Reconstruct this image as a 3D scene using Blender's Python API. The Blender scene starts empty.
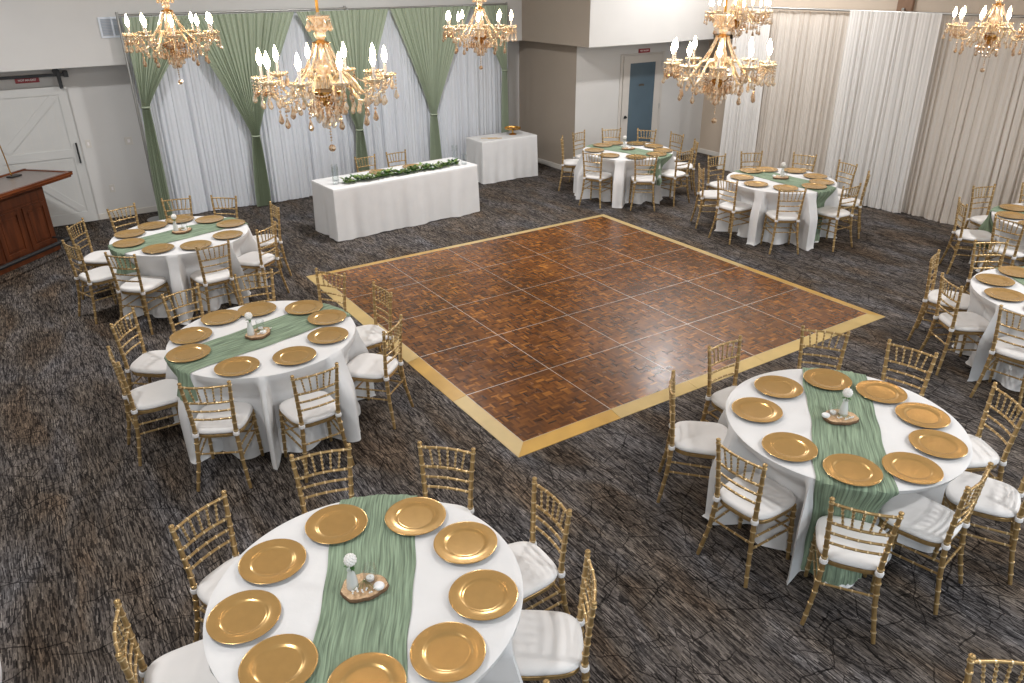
import bpy, math, random
from mathutils import Vector, Matrix
random.seed(7)
PI = math.pi
def R(a): return math.radians(a)
S = bpy.context.scene
COL = S.collection

# ------------------------------------------------------------------ camera
TH, PIT, ROL = 0.5765627, 0.4484248, 0.00948595
CAM = Vector((-2.90011, -4.30852, 3.42244))
def w_(v):
    c, s = math.cos(TH), math.sin(TH)
    return Vector((v[0]*c+v[1]*s, -v[0]*s+v[1]*c, v[2]))
_fw = w_((0, math.cos(PIT), -math.sin(PIT))); _up = w_((0, math.sin(PIT), math.cos(PIT))); _r = w_((1, 0, 0))
_R = _r*math.cos(ROL) - _up*math.sin(ROL); _U = _r*math.sin(ROL) + _up*math.cos(ROL)
cd = bpy.data.cameras.new('camera'); cam = bpy.data.objects.new('camera', cd); COL.objects.link(cam)
cd.sensor_width = 36; cd.lens = 762.773/1024*36; cd.clip_end = 200
cam.matrix_world = Matrix.Translation(CAM) @ Matrix((_R, _U, -_fw)).transposed().to_4x4()
S.camera = cam

# ------------------------------------------------------------------ world, lights, exposure
S.view_settings.view_transform = 'Standard'; S.view_settings.look = 'None'
S.view_settings.exposure = 0.0; S.view_settings.gamma = 1; S.view_settings.use_curve_mapping = False
S.cycles.use_denoising = True
S.cycles.max_bounces = 6; S.cycles.diffuse_bounces = 3; S.cycles.glossy_bounces = 3
S.cycles.transmission_bounces = 6; S.cycles.transparent_max_bounces = 12
S.cycles.sample_clamp_indirect = 4.0; S.cycles.caustics_reflective = False; S.cycles.caustics_refractive = False
W = bpy.data.worlds.new('daylight'); S.world = W; W.use_nodes = True
W.node_tree.nodes['Background'].inputs[0].default_value = (0.78, 0.89, 1.0, 1)
W.node_tree.nodes['Background'].inputs[1].default_value = 1.45
CEIL = 4.5
def downlight(x, y, power, col=(0.98, 0.985, 1.0), size=0.35, z=CEIL-0.06):
    ld = bpy.data.lights.new('ceiling_downlight_lamp', 'AREA'); ld.shape = 'DISK'; ld.size = size
    ld.energy = power; ld.color = col
    o = bpy.data.objects.new('ceiling_downlight_lamp', ld); COL.objects.link(o); o.location = (x, y, z)
    return o
LIGHTS = [(6.9, 4.3, 95), (7.55, 5.95, 52), (2.0, 4.9, 165), (-3.2, 5.2, 115), (-3.6, -0.6, 80), (1.6, 0.3, 75), (7.0, -3.0, 200), (1.6, -5.0, 90), (-3.6, -5.4, 90), (4.4, -6.5, 70)]
for x, y, p in LIGHTS: downlight(x, y, p)

# ------------------------------------------------------------------ materials
def nt(name):
    m = bpy.data.materials.new(name); m.use_nodes = True
    t = m.node_tree; return m, t, t.nodes['Principled BSDF']
def pmat(name, col, rough=0.6, metal=0.0, spec=0.5, noise=0.0, nscale=20, bump=0.0, bscale=80, **kw):
    m, t, b = nt(name)
    b.inputs['Base Color'].default_value = (*col, 1); b.inputs['Roughness'].default_value = rough
    b.inputs['Metallic'].default_value = metal; b.inputs['Specular IOR Level'].default_value = spec
    for k, v in kw.items(): b.inputs[k].default_value = v
    tc = t.nodes.new('ShaderNodeTexCoord')
    if noise:
        n = t.nodes.new('ShaderNodeTexNoise'); n.inputs['Scale'].default_value = nscale; n.inputs['Detail'].default_value = 3
        t.links.new(tc.outputs['Object'], n.inputs['Vector'])
        r = t.nodes.new('ShaderNodeMapRange'); r.inputs[1].default_value = .3; r.inputs[2].default_value = .7
        r.inputs[3].default_value = 1-noise; r.inputs[4].default_value = 1+noise
        t.links.new(n.outputs['Fac'], r.inputs[0])
        x = t.nodes.new('ShaderNodeVectorMath'); x.operation = 'SCALE'; x.inputs[0].default_value = col
        t.links.new(r.outputs[0], x.inputs['Scale']); t.links.new(x.outputs[0], b.inputs['Base Color'])
    if bump:
        n = t.nodes.new('ShaderNodeTexNoise'); n.inputs['Scale'].default_value = bscale; n.inputs['Detail'].default_value = 4
        t.links.new(tc.outputs['Object'], n.inputs['Vector'])
        bp = t.nodes.new('ShaderNodeBump'); bp.inputs['Strength'].default_value = bump; bp.inputs['Distance'].default_value = .01
        t.links.new(n.outputs['Fac'], bp.inputs['Height']); t.links.new(bp.outputs['Normal'], b.inputs['Normal'])
    return m
M = {}
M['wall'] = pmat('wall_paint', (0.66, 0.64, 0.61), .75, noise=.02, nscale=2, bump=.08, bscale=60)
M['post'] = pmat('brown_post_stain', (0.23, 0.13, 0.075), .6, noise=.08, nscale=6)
M['wall_shade_tan'] = pmat('wall_paint_shaded_tan', (0.52, 0.43, 0.34), .75, noise=.02, nscale=2, bump=.08, bscale=60)  # same wall paint; warm dim light on the right walls mixed into colour
M['wall_shade_taupe'] = pmat('wall_paint_shaded_taupe', (0.40, 0.335, 0.27), .75, noise=.02, nscale=2, bump=.08, bscale=60)  # same wall paint, darkened: shade on the niche walls is in the colour
M['ceiling'] = pmat('ceiling_paint', (0.7, 0.68, 0.65), .9, noise=.02, nscale=2)
M['trim'] = pmat('trim_paint', (0.66, 0.62, 0.56), .5, noise=.02, nscale=4)
M['barn'] = pmat('barn_door_paint', (0.60, 0.59, 0.56), .5, noise=.02, nscale=4)
M['doorleaf'] = pmat('door_paint', (0.62, 0.58, 0.53), .45, noise=.02, nscale=4)
M['blue'] = pmat('blue_door_pane', (0.10, 0.145, 0.18), .25, noise=.08, nscale=2)
M['black'] = pmat('black_metal', (0.015, 0.015, 0.016), .45, noise=.2, nscale=30)
M['red'] = pmat('sign_red', (0.33, 0.02, 0.025), .4, noise=.03)
M['signwhite'] = pmat('sign_lettering', (0.85, 0.8, 0.78), .5, noise=.02)
M['gold'] = pmat('gold_chair_paint', (0.42, 0.275, 0.115), .30, metal=.62, noise=.14, nscale=35, bump=.15, bscale=60)
M['goldring'] = pmat('gold_ring_paint', (0.78, 0.60, 0.34), .30, metal=.5, noise=.10, nscale=60)
M['charger'] = pmat('gold_charger', (0.56, 0.345, 0.125), .22, metal=.55, noise=.04, nscale=18, bump=.04, bscale=30)
M['charger_under'] = pmat('charger_underside', (0.06, 0.045, 0.03), .5, noise=.05)
M['cushion'] = pmat('white_cushion', (0.76, 0.73, 0.70), .8, noise=.02, nscale=8, bump=.04, bscale=9)
M['cloth'] = pmat('white_tablecloth', (0.73, 0.715, 0.70), .85, noise=.025, nscale=6, bump=.12, bscale=22)
M['wood_table'] = pmat('plywood_table', (0.4, 0.27, 0.16), .6, noise=.1)
M['steel'] = pmat('brushed_steel', (0.5, 0.5, 0.5), .35, metal=.9, noise=.05)
M['chrome'] = pmat('drape_pipe_metal', (0.42, 0.41, 0.39), .35, metal=.8, noise=.05)
M['vent'] = pmat('vent_white', (0.72, 0.76, 0.82), .5, noise=.03)
M['ventdark'] = pmat('vent_louvre', (0.42, 0.46, 0.52), .5, noise=.03)
M['leaf'] = pmat('leaf_green', (0.15, 0.22, 0.055), .5, noise=.45, nscale=14)
M['leafdark'] = pmat('leaf_deep_green', (0.045, 0.12, 0.03), .45, noise=.35, nscale=30)
M['petal'] = pmat('white_petals', (0.88, 0.85, 0.80), .7, noise=.05, nscale=60, bump=.6, bscale=160)
M['wax'] = pmat('white_wax', (0.86, 0.85, 0.84), .5, noise=.03)
M['bark'] = pmat('bark', (0.17, 0.095, 0.05), .9, noise=.35, nscale=60, bump=.6, bscale=90)
M['copper'] = pmat('gold_metal', (0.75, 0.45, 0.14), .2, metal=1.0, noise=.05)
M['sleeve'] = pmat('amber_cord_sleeve', (0.80, 0.38, 0.05), .4, noise=.1, nscale=60)
M['candle'] = pmat('candle_sleeve', (0.45, 0.43, 0.42), .4, noise=.02)
M['tan'] = pmat('tan_card', (0.62, 0.42, 0.20), .6, noise=.05)
M['oak_trim'] = pmat('dance_floor_oak_ramp', (0.50, 0.29, 0.065), .35, noise=.12, nscale=3, bump=.05)
M['oak_trim2'] = pmat('dance_floor_pale_ramp', (0.52, 0.37, 0.15), .4, noise=.08, nscale=5, bump=.05)
M['alu'] = pmat('aluminium_seam', (0.52, 0.47, 0.42), .4, metal=.6, noise=.05)
def glass(name, col, rough, trans, ior=1.45):
    m, t, b = nt(name); b.inputs['Base Color'].default_value = (*col, 1); b.inputs['Roughness'].default_value = rough
    b.inputs['Transmission Weight'].default_value = trans; b.inputs['IOR'].default_value = ior
    tc = t.nodes.new('ShaderNodeTexCoord'); n = t.nodes.new('ShaderNodeTexNoise'); n.inputs['Scale'].default_value = 40
    t.links.new(tc.outputs['Object'], n.inputs['Vector'])
    r = t.nodes.new('ShaderNodeMapRange'); r.inputs[3].default_value = rough*.7; r.inputs[4].default_value = rough*1.3+.01
    t.links.new(n.outputs['Fac'], r.inputs[0]); t.links.new(r.outputs[0], b.inputs['Roughness'])
    return m
def crystal(name, c0, c1, c2, tr=.2, gl=.4):
    m, t, b = nt(name); L = t.links; N = t.nodes.new
    tc = N('ShaderNodeTexCoord'); n = N('ShaderNodeTexNoise'); n.inputs['Scale'].default_value = 70; n.inputs['Detail'].default_value = 2
    L.new(tc.outputs['Object'], n.inputs['Vector']); r = N('ShaderNodeValToRGB'); L.new(n.outputs['Fac'], r.inputs[0]); e = r.color_ramp.elements
    e.new(.5)
    for k, (p, c) in enumerate(((.36, c0), (.48, c1), (.64, c2))): e[k].position = p; e[k].color = (*c, 1)
    b.inputs['Roughness'].default_value = .35; L.new(r.outputs[0], b.inputs['Base Color'])
    g = N('ShaderNodeBsdfGlossy'); g.inputs['Roughness'].default_value = .06; L.new(r.outputs[0], g.inputs['Color'])
    tp = N('ShaderNodeBsdfTransparent'); tp.inputs[0].default_value = (*c2, 1)
    m1 = N('ShaderNodeMixShader'); m1.inputs[0].default_value = gl; L.new(b.outputs[0], m1.inputs[1]); L.new(g.outputs[0], m1.inputs[2])
    m2 = N('ShaderNodeMixShader'); m2.inputs[0].default_value = tr; L.new(m1.outputs[0], m2.inputs[1]); L.new(tp.outputs[0], m2.inputs[2])
    L.new(m2.outputs[0], t.nodes['Material Output'].inputs['Surface']); return m
M['crystal'] = crystal('champagne_crystal', (.78, .54, .32), (1.0, .82, .60), (1.0, .95, .86), .30, .35)
M['amber'] = crystal('amber_crystal', (.22, .12, .06), (.80, .54, .33), (1.0, .88, .70), .25, .5)
M['gilt'] = crystal('gilded_glass', (.85, .60, .32), (1.0, .82, .56), (1.0, .94, .78), .15, .3)
M['frost'] = None
def thin_glass(name, tint=(.97, .98, .98), gloss=.02):
    m, t, b = nt(name); L = t.links; N = t.nodes.new
    tr = N('ShaderNodeBsdfTransparent'); tr.inputs[0].default_value = (*tint, 1)
    gl = N('ShaderNodeBsdfGlossy'); gl.inputs['Roughness'].default_value = gloss
    fr = N('ShaderNodeLayerWeight'); fr.inputs[0].default_value = .25
    pw = N('ShaderNodeMath'); pw.operation = 'MULTIPLY'; pw.inputs[1].default_value = .45; L.new(fr.outputs['Facing'], pw.inputs[0])
    mx = N('ShaderNodeMixShader'); L.new(pw.outputs[0], mx.inputs[0]); L.new(tr.outputs[0], mx.inputs[1]); L.new(gl.outputs[0], mx.inputs[2])
    L.new(mx.outputs[0], t.nodes['Material Output'].inputs['Surface']); t.nodes.remove(b)
    return m
M['clear'] = thin_glass('clear_glass')
def frosted(name):
    m, t, b = nt(name); L = t.links; N = t.nodes.new
    b.inputs['Base Color'].default_value = (.85, .86, .84, 1); b.inputs['Roughness'].default_value = .25
    tr = N('ShaderNodeBsdfTransparent'); tr.inputs[0].default_value = (.95, .96, .95, 1)
    mx = N('ShaderNodeMixShader'); mx.inputs[0].default_value = .5; L.new(b.outputs[0], mx.inputs[1]); L.new(tr.outputs[0], mx.inputs[2])
    L.new(mx.outputs[0], t.nodes['Material Output'].inputs['Surface']); return m
M['frost'] = frosted('frosted_vase_glass')
def emis(name, col, s):
    m, t, b = nt(name); b.inputs['Base Color'].default_value = (1, .9, .75, 1)
    b.inputs['Emission Color'].default_value = (*col, 1); b.inputs['Emission Strength'].default_value = s
    return m
M['bulb'] = emis('lit_flame_bulb', (1.0, 0.70, 0.42), 70)
M['lampface'] = emis('downlight_diffuser', (1.0, 0.97, 0.93), 5)

def sheer(name, col, trans=.35, tint=(0.1, 0.1, 0.1), streak=(3, 90), amp=.12, bump=.25):
    """fabric with lengthwise streaks, coordinates from UV (u across, v along)"""
    m, t, b = nt(name)
    b.inputs['Roughness'].default_value = .85; b.inputs['Specular IOR Level'].default_value = .15
    uv = t.nodes.new('ShaderNodeUVMap'); mp = t.nodes.new('ShaderNodeMapping')
    mp.inputs['Scale'].default_value = (streak[1], streak[0], 1)
    t.links.new(uv.outputs[0], mp.inputs['Vector'])
    n = t.nodes.new('ShaderNodeTexNoise'); n.inputs['Scale'].default_value = 1; n.inputs['Detail'].default_value = 4; n.inputs['Distortion'].default_value = .4
    t.links.new(mp.outputs[0], n.inputs['Vector'])
    r = t.nodes.new('ShaderNodeMapRange'); r.inputs[1].default_value = .3; r.inputs[2].default_value = .7; r.inputs[3].default_value = 1-amp; r.inputs[4].default_value = 1+amp
    t.links.new(n.outputs['Fac'], r.inputs[0])
    x = t.nodes.new('ShaderNodeVectorMath'); x.operation = 'SCALE'; x.inputs[0].default_value = col
    t.links.new(r.outputs[0], x.inputs['Scale']); t.links.new(x.outputs[0], b.inputs['Base Color'])
    bp = t.nodes.new('ShaderNodeBump'); bp.inputs['Strength'].default_value = bump; bp.inputs['Distance'].default_value = .008
    t.links.new(n.outputs['Fac'], bp.inputs['Height']); t.links.new(bp.outputs['Normal'], b.inputs['Normal'])
    if trans:
        tr = t.nodes.new('ShaderNodeBsdfTranslucent'); t.links.new(x.outputs[0], tr.inputs['Color'])
        mx = t.nodes.new('ShaderNodeMixShader'); mx.inputs[0].default_value = trans
        t.links.new(b.outputs[0], mx.inputs[1]); t.links.new(tr.outputs[0], mx.inputs[2])
        t.links.new(mx.outputs[0], t.nodes['Material Output'].inputs['Surface'])
    return m
M['green_drape'] = sheer('sage_green_drape', (0.51, 0.575, 0.43), .3, streak=(.4, 50), amp=.10)
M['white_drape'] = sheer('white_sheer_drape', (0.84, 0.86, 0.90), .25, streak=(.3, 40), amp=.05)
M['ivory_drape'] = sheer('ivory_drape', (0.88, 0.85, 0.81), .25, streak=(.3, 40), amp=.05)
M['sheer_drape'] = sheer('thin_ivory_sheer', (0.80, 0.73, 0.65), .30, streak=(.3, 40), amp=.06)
M['runner'] = sheer('sage_gauze', (0.225, 0.29, 0.20), 0, streak=(2.2, 42), amp=.48, bump=1.0)

def carpet():
    m, t, b = nt('patterned_carpet'); L = t.links; N = t.nodes.new
    tc = N('ShaderNodeTexCoord')
    def noise(scale, detail=3, dist=0., rot=0., off=(0, 0, 0), rough=.5):
        mp = N('ShaderNodeMapping'); mp.inputs['Scale'].default_value = scale; mp.inputs['Rotation'].default_value = (0, 0, rot); mp.inputs['Location'].default_value = off
        L.new(tc.outputs['Object'], mp.inputs['Vector'])
        n = N('ShaderNodeTexNoise'); n.inputs['Scale'].default_value = 1; n.inputs['Detail'].default_value = detail; n.inputs['Distortion'].default_value = dist; n.inputs['Roughness'].default_value = rough
        L.new(mp.outputs[0], n.inputs['Vector']); return n.outputs['Fac']
    def ramp(v, stops):
        r = N('ShaderNodeValToRGB'); L.new(v, r.inputs[0]); e = r.color_ramp.elements
        while len(e) < len(stops): e.new(.5)
        for k, (p, c) in enumerate(stops): e[k].position = p; e[k].color = (*c, 1) if len(c) == 3 else c
        return r.outputs[0]
    def mul(a, bb, f=1.0, op='MULTIPLY'):
        x = N('ShaderNodeMix'); x.data_type = 'RGBA'; x.blend_type = op; x.inputs[0].default_value = f
        L.new(a, x.inputs[6]); L.new(bb, x.inputs[7]); return x.outputs[2]
    sp = N('ShaderNodeSeparateXYZ'); L.new(tc.outputs['Object'], sp.inputs[0])
    def mt(op, a, bb=None, cc=None):
        x = N('ShaderNodeMath'); x.operation = op
        for i, v in enumerate((a, bb, cc)):
            if v is None: continue
            if isinstance(v, (int, float)): x.inputs[i].default_value = v
            else: L.new(v, x.inputs[i])
        return x.outputs[0]
    warp = noise((2.2, 2.2, 1), 2)
    xw = mt('MULTIPLY_ADD', warp, .05, sp.outputs[0])
    def dashes(fx, fy, seed):
        col = mt('FLOOR', mt('MULTIPLY', xw, fx)); w1 = N('ShaderNodeTexWhiteNoise'); w1.noise_dimensions = '1D'
        L.new(mt('ADD', col, seed), w1.inputs['W'])
        row = mt('FLOOR', mt('ADD', mt('MULTIPLY', sp.outputs[1], fy), mt('MULTIPLY', w1.outputs['Value'], 37.0)))
        cb = N('ShaderNodeCombineXYZ'); L.new(col, cb.inputs[0]); L.new(row, cb.inputs[1]); cb.inputs[2].default_value = seed
        w2 = N('ShaderNodeTexWhiteNoise'); L.new(cb.outputs[0], w2.inputs['Vector']); return w2.outputs['Value']
    base = ramp(dashes(150, 15, 1.0), [(.0, (.024, .0205, .0185)), (.30, (.045, .039, .035)), (.40, (.096, .083, .073)), (.8, (.124, .107, .093)), (1, (.20, .175, .152))])
    hue = ramp(noise((2.6, .9, 1), 3, .6, 0, (5, 3, 0)), [(.34, (.95, .80, .66)), (.46, (.92, .88, .84)), (.56, (1.0, 1.0, 1.04)), (.68, (1.02, 1.10, 1.26))])
    c = mul(base, hue)
    patch = ramp(noise((3.4, 1.6, 1), 3, .5, 0, (1, 8, 0)), [(.36, (.80, .80, .80)), (.5, (1, 1, 1)), (.66, (1.2, 1.2, 1.2))])
    c = mul(c, patch)
    d2 = ramp(dashes(70, 6, 9.0), [(.0, (.62, .61, .61)), (.20, (.74, .73, .73)), (.24, (1.0, 1.0, 1.0)), (1, (1.14, 1.13, 1.12))])
    c = mul(c, d2)
    ln2 = ramp(noise((160, 26, 1), 1, .3, 0, (2, 7, 0)), [(.36, (.6, .6, .6)), (.5, (1, 1, 1)), (.66, (1.25, 1.25, 1.25))])
    c = mul(c, ln2)
    # twig like dark scratches
    for k, (sc, wd, off) in enumerate([((4.6, 3.2, 1), .022, (0, 0, 0)), ((2.9, 2.3, 1), .014, (7.3, 2.1, 0)), ((8.5, 5.5, 1), .030, (3.3, 9.1, 0))]):
        mp = N('ShaderNodeMapping'); mp.inputs['Scale'].default_value = sc; mp.inputs['Location'].default_value = off; mp.inputs['Rotation'].default_value = (0, 0, .5*k)
        L.new(tc.outputs['Object'], mp.inputs['Vector'])
        nn = N('ShaderNodeTexNoise'); nn.inputs['Scale'].default_value = 2.2; L.new(mp.outputs[0], nn.inputs['Vector'])
        ad = N('ShaderNodeVectorMath'); ad.operation = 'MULTIPLY_ADD'; ad.inputs[1].default_value = (.15, .15, 0)
        L.new(nn.outputs['Color'], ad.inputs[0]); L.new(mp.outputs[0], ad.inputs[2])
        v = N('ShaderNodeTexVoronoi'); v.feature = 'DISTANCE_TO_EDGE'; v.inputs['Scale'].default_value = 1; v.voronoi_dimensions = '2D'
        L.new(ad.outputs[0], v.inputs['Vector'])
        msk = ramp(noise((1.7, 1.7, 1), 2, 0, 0, (k*3.1+1, k*2, 0)), [(.42, (0, 0, 0)), (.54, (1, 1, 1))])
        e = ramp(v.outputs['Distance'], [(wd*.4, (.30, .29, .29)), (wd, (1, 1, 1))])
        lt = N('ShaderNodeMix'); lt.data_type = 'RGBA'; lt.blend_type = 'LIGHTEN'; lt.inputs[0].default_value = 1
        L.new(e, lt.inputs[6]); L.new(msk, lt.inputs[7]); c = mul(c, lt.outputs[2])
    L.new(c, b.inputs['Base Color']); b.inputs['Roughness'].default_value = .95; b.inputs['Specular IOR Level'].default_value = .1
    bp = N('ShaderNodeBump'); bp.inputs['Strength'].default_value = .5; bp.inputs['Distance'].default_value = .006
    L.new(noise((160, 60, 60), 2), bp.inputs['Height']); L.new(bp.outputs['Normal'], b.inputs['Normal'])
    return m
M['carpet'] = carpet()

def parquet():
    m, t, b = nt('parquet'); L = t.links; N = t.nodes.new
    ge = N('ShaderNodeNewGeometry'); sp = N('ShaderNodeSeparateXYZ'); L.new(ge.outputs['Position'], sp.inputs[0])
    def mt(op, a, bb=None, c=None):
        x = N('ShaderNodeMath'); x.operation = op
        for i, v in enumerate((a, bb, c)):
            if v is None: continue
            if isinstance(v, (int, float)): x.inputs[i].default_value = v
            else: L.new(v, x.inputs[i])
        return x.outputs[0]
    BL = .9144/11
    u = mt('DIVIDE', sp.outputs[0], BL); v = mt('DIVIDE', sp.outputs[1], BL)
    iu = mt('FLOOR', u); iv = mt('FLOOR', v); par = mt('MODULO', mt('ADD', mt('ADD', iu, iv), 400), 2)
    fu = mt('FLOOR', mt('MULTIPLY', u, 4)); fv = mt('FLOOR', mt('MULTIPLY', v, 4))
    def mixf(f, a, bb): return mt('ADD', mt('MULTIPLY', f, bb), mt('MULTIPLY', mt('SUBTRACT', 1, f), a))
    a1 = mixf(par, fu, iu); a2 = mixf(par, iv, fv)
    cb = N('ShaderNodeCombineXYZ'); L.new(a1, cb.inputs[0]); L.new(a2, cb.inputs[1]); L.new(par, cb.inputs[2])
    wn = N('ShaderNodeTexWhiteNoise'); L.new(cb.outputs[0], wn.inputs['Vector'])
    r = N('ShaderNodeValToRGB'); L.new(wn.outputs['Value'], r.inputs[0]); e = r.color_ramp.elements
    st = [(0, (.050, .018, .006)), (.2, (.090, .032, .009)), (.55, (.130, .046, .011)), (.88, (.18, .066, .014)), (1, (.32, .125, .024))]
    while len(e) < 5: e.new(.5)
    for k, (p, c) in enumerate(st): e[k].position = p; e[k].color = (*c, 1)
    nz = N('ShaderNodeTexNoise'); nz.inputs['Scale'].default_value = 1.3; nz.inputs['Detail'].default_value = 3; L.new(ge.outputs['Position'], nz.inputs['Vector'])
    rr = N('ShaderNodeMapRange'); rr.inputs[1].default_value = .3; rr.inputs[2].default_value = .7; rr.inputs[3].default_value = .75; rr.inputs[4].default_value = 1.3; L.new(nz.outputs['Fac'], rr.inputs[0])
    sc = N('ShaderNodeVectorMath'); sc.operation = 'SCALE'; L.new(r.outputs[0], sc.inputs[0]); L.new(rr.outputs[0], sc.inputs['Scale'])
    L.new(sc.outputs[0], b.inputs['Base Color']); b.inputs['Specular IOR Level'].default_value = .4
    n2 = N('ShaderNodeTexNoise'); n2.inputs['Scale'].default_value = 9; n2.inputs['Detail'].default_value = 4; L.new(ge.outputs['Position'], n2.inputs['Vector'])
    r2 = N('ShaderNodeMapRange'); r2.inputs[3].default_value = .14; r2.inputs[4].default_value = .34; L.new(n2.outputs['Fac'], r2.inputs[0]); L.new(r2.outputs[0], b.inputs['Roughness'])
    ht = mt('ADD', mt('MULTIPLY', wn.outputs['Value'], .5), mt('MULTIPLY', n2.outputs['Fac'], 1.0))
    bp = N('ShaderNodeBump'); bp.inputs['Strength'].default_value = .25; bp.inputs['Distance'].default_value = .003
    L.new(ht, bp.inputs['Height']); L.new(bp.outputs['Normal'], b.inputs['Normal'])
    return m
M['parquet'] = parquet()

def woodgrain(name, dark, light, axis=0, sc=6, rough=.35):
    m, t, b = nt(name); L = t.links; N = t.nodes.new
    tc = N('ShaderNodeTexCoord'); mp = N('ShaderNodeMapping')
    s = [sc*5, sc*5, sc*5]; s[axis] = sc*.5; mp.inputs['Scale'].default_value = s
    L.new(tc.outputs['Object'], mp.inputs['Vector'])
    n = N('ShaderNodeTexNoise'); n.inputs['Scale'].default_value = 1; n.inputs['Detail'].default_value = 4; n.inputs['Distortion'].default_value = .6
    L.new(mp.outputs[0], n.inputs['Vector']); r = N('ShaderNodeValToRGB'); L.new(n.outputs['Fac'], r.inputs[0])
    r.color_ramp.elements[0].position = .3; r.color_ramp.elements[0].color = (*dark, 1)
    r.color_ramp.elements[1].position = .7; r.color_ramp.elements[1].color = (*light, 1)
    L.new(r.outputs[0], b.inputs['Base Color']); b.inputs['Roughness'].default_value = rough
    return m
M['mahogany'] = woodgrain('mahogany', (.055, .014, .005), (.14, .038, .012), 2, 3)
M['mahogany_top'] = woodgrain('mahogany_top', (.09, .022, .007), (.22, .06, .018), 0, 3, .25)
M['slice'] = woodgrain('cut_wood', (.42, .24, .12), (.72, .50, .30), 2, 9, .6)

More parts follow.
